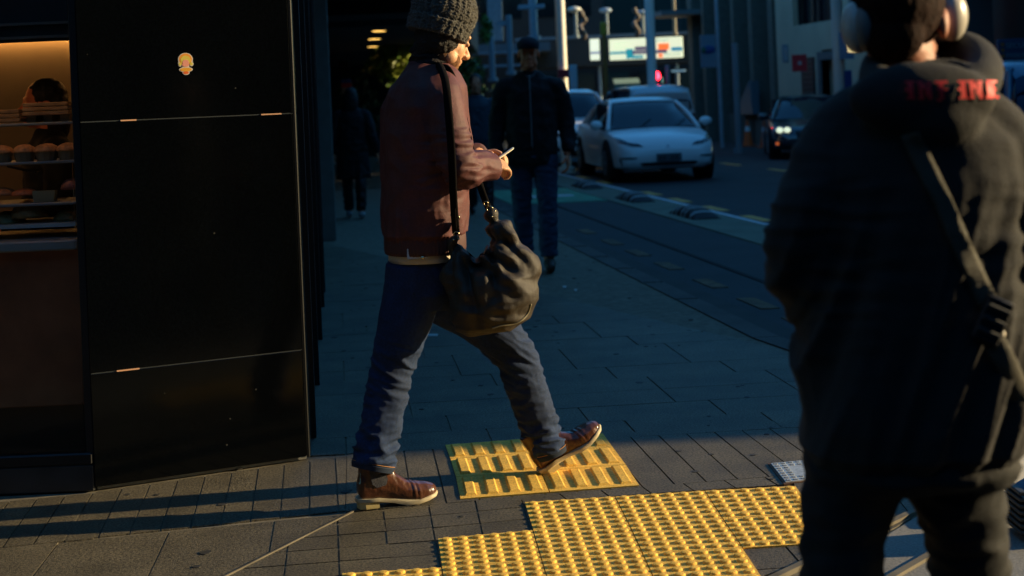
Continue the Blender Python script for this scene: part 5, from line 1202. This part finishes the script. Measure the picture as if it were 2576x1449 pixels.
# ======================================================= the hooded walker in the foreground
def make_walker():
    d = 2.50; A = lambda X, Y, dd=0: at(X, Y, d+dd)
    f = Vector((.12, 1, 0)).normalized(); s = Vector((f.y, -f.x, 0))   # s: his right, picture right
    b = MB(); hc = A(2262, 62, .02)
    b.tube([A(2285, 1090), A(2285, 900), A(2285, 600), A(2280, 330), A(2270, 190), hc+Vector((0, -.01, -.03))], [.12, .125, .14, .11, .062, .055], 20, flat=(f, .75))
    HFw = Vector((.42, .88, -.20)); R = head_into(b, hc, HFw, (0, 0, 1), 1.02)
    rk, ra = A(2440, 1500, .08), Vector((A(2470, 1800, .10).x, d+.16, .08)); lk, la = A(2120, 1500, -.02), Vector((A(2110, 1800, 0).x, d-.06, .08))
    for h, k_, a in ((A(2400, 1180), rk, ra), (A(2165, 1180), lk, la)): b.tube([A(2285, 1090), h.lerp(k_, .08), h.lerp(k_, .5), k_, k_.lerp(a, .5), a, a+Vector((0, .14, -.05))], [.09, .062, .048, .042, .04, .032, .028], 14)
    ls, le, lw = A(2120, 330, 0), A(2025, 640, -.03), A(2050, 770, .14); rs, re, rw = A(2470, 340, 0), A(2560, 640, -.03), A(2560, 780, .14)
    for a_, e_, w_ in ((ls, le, lw), (rs, re, rw)):
        b.tube([A(2285, 330).lerp(a_, .6), a_, e_, w_], [.06, .05, .04, .028], 12); hand_into(b, w_, Vector((.1, .9, .25)), Vector((0, -.2, 1)), curl=(35, 40, 45, 50), side=1 if a_ is ls else -1)
    o = remesh(b, .005, 2); me_ = o.build('person', mat('skin_warm', (.36, .13, .07), .55, var=.15, vscale=25, bump=.2, bscale=150), None, origin=(A(2285, 1000).x, d, 0), smooth=True)
    tag(me_, 'person in a black hoodie with headphones seen from behind, closest to the camera', 'person')
    q = MB(); q.ell(hc+R @ Vector((-.020, 0, .035)), (.106, .084, .100), R); q.ell(hc+R @ Vector((-.062, 0, -.030)), (.046, .056, .055), R)
    q = remesh(q, .005, 2, lambda p, n: .0012*fbm(Vector((p.x*3, p.y*3, p.z*.3)), 90, 0, 2)); q.build('hair', mat('hair_warm', (.018, .006, .003), .8, spec=.1, var=.4, vscale=60, bump=.4, bscale=90), me_, smooth=True)
    # trousers
    q = MB(); torso(q, [(A(2285, 1100), .135, .178), (A(2285, 1165), .145, .190), (A(2285, 1200), .125, .180)], f, s)
    q.tube([A(2380, 1130), A(2396, 1210), A(2430, 1340, .03), rk, rk.lerp(ra, .5), ra], [.10, .090, .070, .072, .075, .07], 20)
    q.tube([A(2170, 1130), A(2148, 1210), A(2118, 1340, -.01), lk, lk.lerp(la, .5), la], [.10, .094, .071, .070, .074, .07], 20)
    def tf(p, n): return .006*folds(p, (7, 7, 16), 4)*min(1, max(0, (1.0-p.z)*2.4))+.003*fbm(p, 12)
    q = remesh(q, .008, 4, tf); q.build('trousers', mat('black_trousers', (.008, .008, .008), .85, var=.2, bump=.2, bscale=300), me_, smooth=True)
    for a in (ra, la):
        q = MB(); q.tube([Vector((a.x, a.y-.07, .045)), Vector((a.x, a.y+.05, .045)), Vector((a.x, a.y+.18, .035))], [.042, .045, .030], 14, flat=((0, 0, 1), .85)); q.build('shoe', blackm, me_, smooth=True)
    # hoodie
    q = MB(); rows = [(A(2285, 1152), .135, .186), (A(2285, 1120), .150, .198), (A(2288, 1040), .150, .197), (A(2290, 900), .148, .194), (A(2292, 740), .146, .195), (A(2292, 580), .148, .200), (A(2290, 450), .146, .202), (A(2285, 360), .132, .190), (A(2282, 300), .112, .150), (A(2278, 235), .088, .100), (A(2272, 195), .070, .074)]
    torso(q, rows, f, s)
    q.tube([A(2230, 290), A(2150, 330), A(2092, 420, -.01), A(2052, 545, -.03), A(2028, 650, -.02), A(2036, 735, .03), A(2052, 765, .10)], [.070, .078, .078, .074, .070, .060, .048], 22)
    q.tube([A(2370, 290), A(2450, 325), A(2520, 420, -.01), A(2562, 545, -.03), A(2582, 650, -.02), A(2570, 735, .03), A(2555, 765, .10)], [.070, .080, .082, .076, .072, .062, .050], 22)
    # hood: flat cloth hanging on the back under a soft rolled rim round the neck
    q.ell(A(2322, 250, -.110), (.128, .048, .066)); q.ell(A(2358, 296, -.118), (.080, .040, .050))
    ringp = [(2200, 196, -.03), (2222, 158, .05), (2300, 132, .09), (2400, 124, .08), (2468, 158, .01), (2462, 208, -.07), (2400, 236, -.11), (2310, 222, -.125), (2235, 214, -.10), (2200, 196, -.03)]
    q.tube([A(*p) for p in ringp], [.030, .034, .037, .037, .036, .036, .034, .030, .028, .030], 14)
    q.tube([A(2440, 185, -.08), A(2400, 165, -.05), A(2330, 168, -.06), A(2290, 195, -.10), A(2320, 225, -.14), A(2400, 228, -.14), A(2446, 196, -.11)], .014, 10)
    def hf(p, n):
        z = p.z; x = p.x-A(2285, 600).x; dd = .0035*fbm(p, 8, 3)
        # long diagonal drape folds from the shoulder blades downwards
        if z < 1.25: dd += (.021*min(1, (1.25-z)*3)*(folds(Vector((x*1.0-z*.36, 0, z*.35)), (12.5, 1, 2.2), 2.6))*(1 if z > .8 else max(.3, (z-.68)*8)))
        e_ = min((p-A(2030, 640)).length, (p-A(2560, 640)).length); dd += .010*math.exp(-(e_/.16)**2)*folds(p, (5, 5, 22), 6)
        if z < A(2285, 1118).z: dd -= .006
        return dd
    q = remesh(q, .0065, 4, hf); bv = q.bvh()
    ho = q.build('hoodie', mat('black_fleece', (.013, .012, .011), .9, var=.2, vscale=9, bump=.3, bscale=260, sheen=.04, speck=.1), me_, smooth=True)
    # red blackletter print across the hood
    G_ = {'I': [((0, 0), (.5, .08)), ((.0, .92), (.55, 1)), ((.15, 0), (.42, 1)), ((.0, .45), (.18, .6))],
          'N': [((0, 0), (.3, .08)), ((.08, 0), (.26, .95)), ((0, .9), (.35, 1.0)), ((.26, .55), (.48, .85)), ((.42, .2), (.62, .62)), ((.55, 0), (.74, .95)), ((.5, .88), (.8, .98))],
          'F': [((.2, 0), (.46, 1)), ((.05, -.14), (.30, .02)), ((0, .86), (.72, 1)), ((.46, .45), (.68, .58)), ((.1, .5), (.22, .62))],
          'E': [((.1, 0), (.36, 1)), ((0, 0), (.7, .14)), ((.36, .44), (.60, .56)), ((.2, .86), (.68, 1)), ((.36, .12), (.5, .9))],
          'A': [((.05, 0), (.24, .8)), ((.15, .8), (.6, .95)), ((.5, 0), (.72, .85)), ((.2, .38), (.55, .5)), ((.0, 0), (.3, .08))]}
    red = pl('red_print', (.85, .015, .015), .6); x = 2276.0; hgt = 46; tx = MB()
    Mt = Matrix.Identity(4)
    for ch, adv in (('I', 31), ('N', 44), ('F', 50), (' ', 8), ('I', 26), ('N', 42), ('E', 44)):
        for (x0, y0), (x1, y1) in G_.get(ch, []):
            sk = .10
            c4 = [(x+(x0+.0)*46, y0), (x+x1*46, y0+.0), (x+x1*46, y1), (x+x0*46, y1)]
            NX, NY = 5, 7; grid = []
            for j in range(NY):
                for i in range(NX):
                    u_, v_ = i/(NX-1), j/(NY-1); X = c4[0][0]+(c4[1][0]-c4[0][0])*u_-(sk*hgt*(y0+(y1-y0)*v_)) + 4; yy = y0+(y1-y0)*v_
                    Y = 250-hgt*yy+(X-2276)*-.01
                    o_ = at(X, Y, 2.0); dr = (at(X, Y, 3)-o_).normalized(); h = bv.ray_cast(o_, dr)
                    grid.append((h[0] if h[0] is not None else at(X, Y, 2.38))-dr*.005)
            tx.add(grid, [(j*NX+i, j*NX+i+1, (j+1)*NX+i+1, (j+1)*NX+i) for j in range(NY-1) for i in range(NX-1)])
        x += adv
    tx.build('red_lettering', red, ho, smooth=True)
    hmq = MB(); c_ = rows[0][0]
    # ---- cross-body bag strap
    t = thing('sling_strap', 'dark webbing bag strap running across the hooded back to a buckle', 'strap', A(2400, 600, -.2))
    def surf(X, Y, off=.004):
        o_ = at(X, Y, 1.6); dr = (at(X, Y, 3)-o_).normalized(); h = bv.ray_cast(o_, dr); return (h[0] if h[0] is not None else at(X, Y, 2.34)) - dr*off
    left = [(2262, 342), (2300, 420), (2352, 520), (2392, 620), (2438, 720), (2462, 775)]; right = [(2312, 330), (2352, 410), (2398, 505), (2440, 605), (2484, 700), (2515, 760)]
    b = MB(); n = 24; ga = []
    def lerp_list(L_, q_): q_ *= len(L_)-1; i = min(int(q_), len(L_)-2); r = q_-i; return (L_[i][0]*(1-r)+L_[i+1][0]*r, L_[i][1]*(1-r)+L_[i+1][1]*r)
    ks = []
    for i in range(n+1):
        l, r = lerp_list(left, i/n), lerp_list(right, i/n); row = []
        for k in range(5): X = l[0]+(r[0]-l[0])*k/4; Y = l[1]+(r[1]-l[1])*k/4; row.append(surf(X, Y, .006))
        md = min(p.y for p in row); ks.append((row, md))
    out = [];
    for i, (row, md) in enumerate(ks):
        mm = min(ks[j][1] for j in range(max(0, i-2), min(n+1, i+3))); out += [Vector((p.x, min(p.y, mm+.016), p.z)) for p in row]
    b.add(out, [(i*5+k, i*5+k+1, (i+1)*5+k+1, (i+1)*5+k) for i in range(n) for k in range(4)])
    web = mat('webbing', (.055, .048, .030), .7, bump=.5, bscale=300)
    so = b.build('webbing', web, t, smooth=True); md_ = so.modifiers.new('t', 'SOLIDIFY'); md_.thickness = .0015
    bk = MB(); c_ = surf(2496, 805, .014); Rb = Matrix.Rotation(-.42, 4, 'Y'); Mb = Matrix.Translation(c_) @ Matrix.Rotation(rad(26), 4, 'Y')
    bk.box((-.024, -.008, -.040), (.024, .008, .040), Mb, bev=.004); bk.build('buckle', pl('buckle_black', (.010, .010, .011), .4), t, smooth='auto')
    for k in (-1, 0, 1):
        bb = MB(); bb.box((-.021, -.013, -.004+k*.021), (.021, -.007, .004+k*.021), Mb, bev=.002); bb.build('buckle_bar', pl('buckle_grey', (.035, .035, .032), .5), t)
    bb = MB(); bb.ell(surf(2518, 840, .010), (.0075, .006, .0075)); bb.build('strap_stud', pl('stud_pale', (.75, .68, .55), .5), t, smooth=True)
    b = MB(); lo = [surf(X, Y, .006) for X, Y in ((2492, 845), (2528, 910), (2560, 980), (2600, 1060))]
    b.tube(lo, .020, 10, flat=((0, 1, 0), .15)); b.build('lower_webbing', web, t, smooth=True)
    # ---- headphones
    t = thing('headphones', 'pale over-ear headphones on the hooded walker', 'headphones', hc)
    cup = mat('cup_plastic', (.52, .48, .42), .35, coat=.2); pad = mat('cup_pad', (.17, .16, .15), .6)
    for sgn, X, Y in ((-1, 2158, 68), (1, 2392, 38)):
        c_ = A(X, Y, -.01 if sgn < 0 else .03); ax = (R @ Vector((0, 1, 0))).normalized()*(1 if (R @ Vector((0, 1, 0))).x*sgn > 0 else -1)
        Rc = frame(ax, (0, 0, 1)); q = MB(); q.ell(c_, (.030, .038, .048), Rc, 28, 18); cp = q.build('ear_cup', cup, t, smooth=True)
        q = MB(); q.ring(c_-ax*.018, .031, .016, ax, 32, 12); q.build('cushion', pad, cp, smooth=True)
        q = MB(); q.tube([c_+Vector((0, 0, .03)), c_+Vector((0, 0, .075))-ax*.010], [.008, .007], 10, smooth=1); q.build('stem', pad, cp, smooth=True)
    c1, c2 = A(2158, 68, -.01)+Vector((.012, 0, .07)), A(2392, 38, .03)+Vector((-.012, 0, .07)); mid = hc+Vector((0, 0, .150))
    q = MB(); q.tube([c1, c1.lerp(mid, .5)+Vector((-.03, 0, .035)), mid, c2.lerp(mid, .5)+Vector((.03, 0, .035)), c2], .012, 12, flat=(f, 1.5)); q.build('headband', cup, t, smooth=True)
make_walker()

# ======================================================= background people
def figure(label, feet, d, X, top, f, coat, trouser, hair=None, cap=None, coat_len=.52, vox=.011, stride=.18, arms=((0, 0), (0, 0)), face=True, longcoat=False, shoe=None, name='person'):
    """feet, top: picture rows of the soles and the crown"""
    base = at(X, feet, d); zt = at(X, top, d).z; z0 = max(base.z, -.1) if base.z < .2 else 0; z0 = 0 if d < 40 else -.1
    Ht = zt-z0; k = Ht/1.75; cx = at(X, (feet+top)/2, d).x; f = Vector(f).normalized(); s = Vector((-f.y, f.x, 0))
    P = lambda a, b_, z: Vector((cx, d, z0))+f*a*k+s*b_*k+Vector((0, 0, z*k))
    b = MB(); b.tube([P(0, 0, .92), P(0, 0, 1.15), P(0, 0, 1.38), P(.0, 0, 1.48), P(.02, 0, 1.56)], [.13*k, .12*k, .13*k, .065*k, .055*k], 14, flat=(f, .8))
    head_into(b, P(.02, 0, 1.63), f, (0, 0, 1), k, detail=face)
    for sg in (-1, 1):
        st_ = stride*sg
        b.tube([P(0, .08*sg, .92), P(st_*.6, .09*sg, .50), P(st_, .09*sg, .08), P(st_+.12, .10*sg, .05)], [.09*k, .06*k, .04*k, .035*k], 10)
        ar = arms[0] if sg < 0 else arms[1]; el = P(-.04+ar[0]*.4, .25*sg, 1.10); wr = P(.04+ar[0], .26*sg-ar[1]*sg, .86+abs(ar[0])*.5)
        b.tube([P(0, .12*sg, 1.40), P(0, .19*sg, 1.38), el, wr], [.05*k, .045*k, .038*k, .027*k], 10)
        hand_into(b, wr, wr-el, -s*sg, side=-sg, k=k)
    o = remesh(b, vox*.6, 1); me_ = o.build(name, skin_d, None, origin=(cx, d, z0), smooth=True); tag(me_, label, 'person')
    q = MB(); zl = 1.42-coat_len-.02
    rows = [(P(0, 0, zl-(.25 if longcoat else 0)), .13*k, (.24 if longcoat else .19)*k), (P(0, 0, .98), .145*k, .19*k), (P(0, 0, 1.2), .14*k, .195*k), (P(0, 0, 1.36), .125*k, .20*k), (P(0, 0, 1.44), .09*k, .14*k), (P(0, 0, 1.50), .065*k, .075*k)]
    torso(q, rows, f, s)
    for sg in (-1, 1):
        ar = arms[0] if sg < 0 else arms[1]; el = P(-.04+ar[0]*.4, .265*sg, 1.10); wr = P(.04+ar[0], .27*sg-ar[1]*sg, .88+abs(ar[0])*.5)
        q.tube([P(0, .12*sg, 1.38), P(0, .20*sg, 1.36), el, wr], [.075*k, .078*k, .065*k, .048*k], 14)
    q = remesh(q, vox, 3, lambda p, n: .007*folds(p, (8, 8, 9), 2)+.004*fbm(p, 7)); q.build('coat' if longcoat else 'jacket', coat, me_, smooth=True)
    q = MB()
    for sg in (-1, 1):
        st_ = stride*sg; q.tube([P(0, .08*sg, .95), P(st_*.2, .09*sg, .78), P(st_*.6, .095*sg, .48), P(st_*.95, .09*sg, .11)], [.105*k, .095*k, .075*k, .068*k], 14)
    q.ell(P(0, 0, .87), (.09*k, .14*k, .08*k)); q = remesh(q, vox, 3, lambda p, n: .006*folds(p, (8, 8, 18), 5)); q.build('trousers', trouser, me_, smooth=True)
    for sg in (-1, 1):
        q = MB(); st_ = stride*sg; q.tube([P(st_-.08, .09*sg, .055), P(st_+.04, .095*sg, .06), P(st_+.18, .10*sg, .035)], [.04*k, .046*k, .030*k], 12); q.build('shoe', shoe or blackm, me_, smooth=True)
    if cap:
        q = MB(); q.tube([P(.150, .0, .92), P(.150, 0, 1.10), P(.142, 0, 1.26), P(.118, 0, 1.40), P(.085, 0, 1.47)], .007, 6); q.build('front_zip', pl('zip_grey', (.12, .13, .14), .4), me_, smooth=True)
        q = MB(); q.tube([P(.045, -.055, 1.50), P(.085, 0, 1.45), P(.045, .055, 1.50)], .014, 8); q.build('collar', pl('collar_grey', (.05, .06, .07), .7), me_, smooth=True)
    if hair:
        q = MB(); R = frame(f, (0, 0, 1)); hcen = P(.02, 0, 1.63)
        q.ell(hcen+f*-.022*k+Vector((0, 0, .045*k)), (.103*k, .088*k, .092*k), R)
        if hair == 'long': q.ell(hcen+f*-.06*k+Vector((0, 0, -.06*k)), (.075*k, .105*k, .17*k), R)
        else: q.ell(hcen+f*-.05*k+Vector((0, 0, -.01*k)), (.06*k, .078*k, .07*k), R)
        q = remesh(q, vox*.6, 2, lambda p, n: .004*fbm(p, 40)); q.build('hair', mat('hair_black', (.010, .008, .007), .6), me_, smooth=True)
    if cap:
        R = frame(f, (0, 0, 1)); hcen = P(.02, 0, 1.63); q = MB()
        q.ell(hcen+Vector((0, 0, .066*k))-f*.010, (.106*k, .086*k, .068*k), R)
        q = remesh(q, vox*.5, 1); c_ = q.build('cap', cap, me_, smooth=True)
        q = MB(); q.loft([ering(hcen+f*.125*k+Vector((0, 0, (.046+z)*k)), f, s, r1*k, .080*k, 24) for z, r1 in ((-.006, .068), (.004, .072))]); q.build('peak', cap, c_, smooth=True)
    return me_
black_coat = mat('black_coat', (.006, .006, .008), .8, var=.2)
cap_man = figure('older man in a dark cap, black coat and blue jeans walking towards the camera', 678, 11.5, 1340, 96, (-.02, -1, 0), black_coat, mat('blue_jeans', (.020, .050, .095), .8, var=.3), cap=mat('cap_navy', (.012, .012, .02), .8), coat_len=.60, stride=.10, shoe=pl('brown_shoe', (.05, .03, .02), .6))
figure('woman in a long black coat walking away under the canopy', 548, 17.7, 888, 222, (-.05, 1, 0), black_coat, blackm, hair='long', coat_len=.62, longcoat=True, arms=((0, -.06), (0, 0)), stride=.14, shoe=pl('shoe_pale', (.30, .33, .34), .6))
figure('dim passer-by in a blue grey coat half hidden behind the reader\'s shoulder', 560, 17.5, 1203, 188, (.1, -1, 0), mat('slate_coat', (.03, .055, .08), .8), blackm, hair='short', coat_len=.5)
# bakery assistant behind the display case
ba = figure('bakery assistant with black hair looking down at a phone behind the display case', 1000, 6.55, 133, 203, (-.85, -.5, 0), mat('shop_black', (.010, .011, .013), .8), blackm, hair='long', arms=((.20, .10), (.22, .12)), vox=.012, stride=.05)
t = thing('phone', 'dark phone held by the bakery assistant', 'phone', at(58, 425, 6.25))
b = MB(); Mp = Matrix.Translation(at(62, 425, 6.2)) @ Matrix.Rotation(.25, 4, 'Y'); b.box((-.07, -.035, -.005), (.07, .035, .005), Mp, bev=.003); b.build('case', blackm, t)
b = MB(); b.box((-.066, -.031, .0051), (.066, .031, .0058), Mp); b.build('screen', darkglass, t)
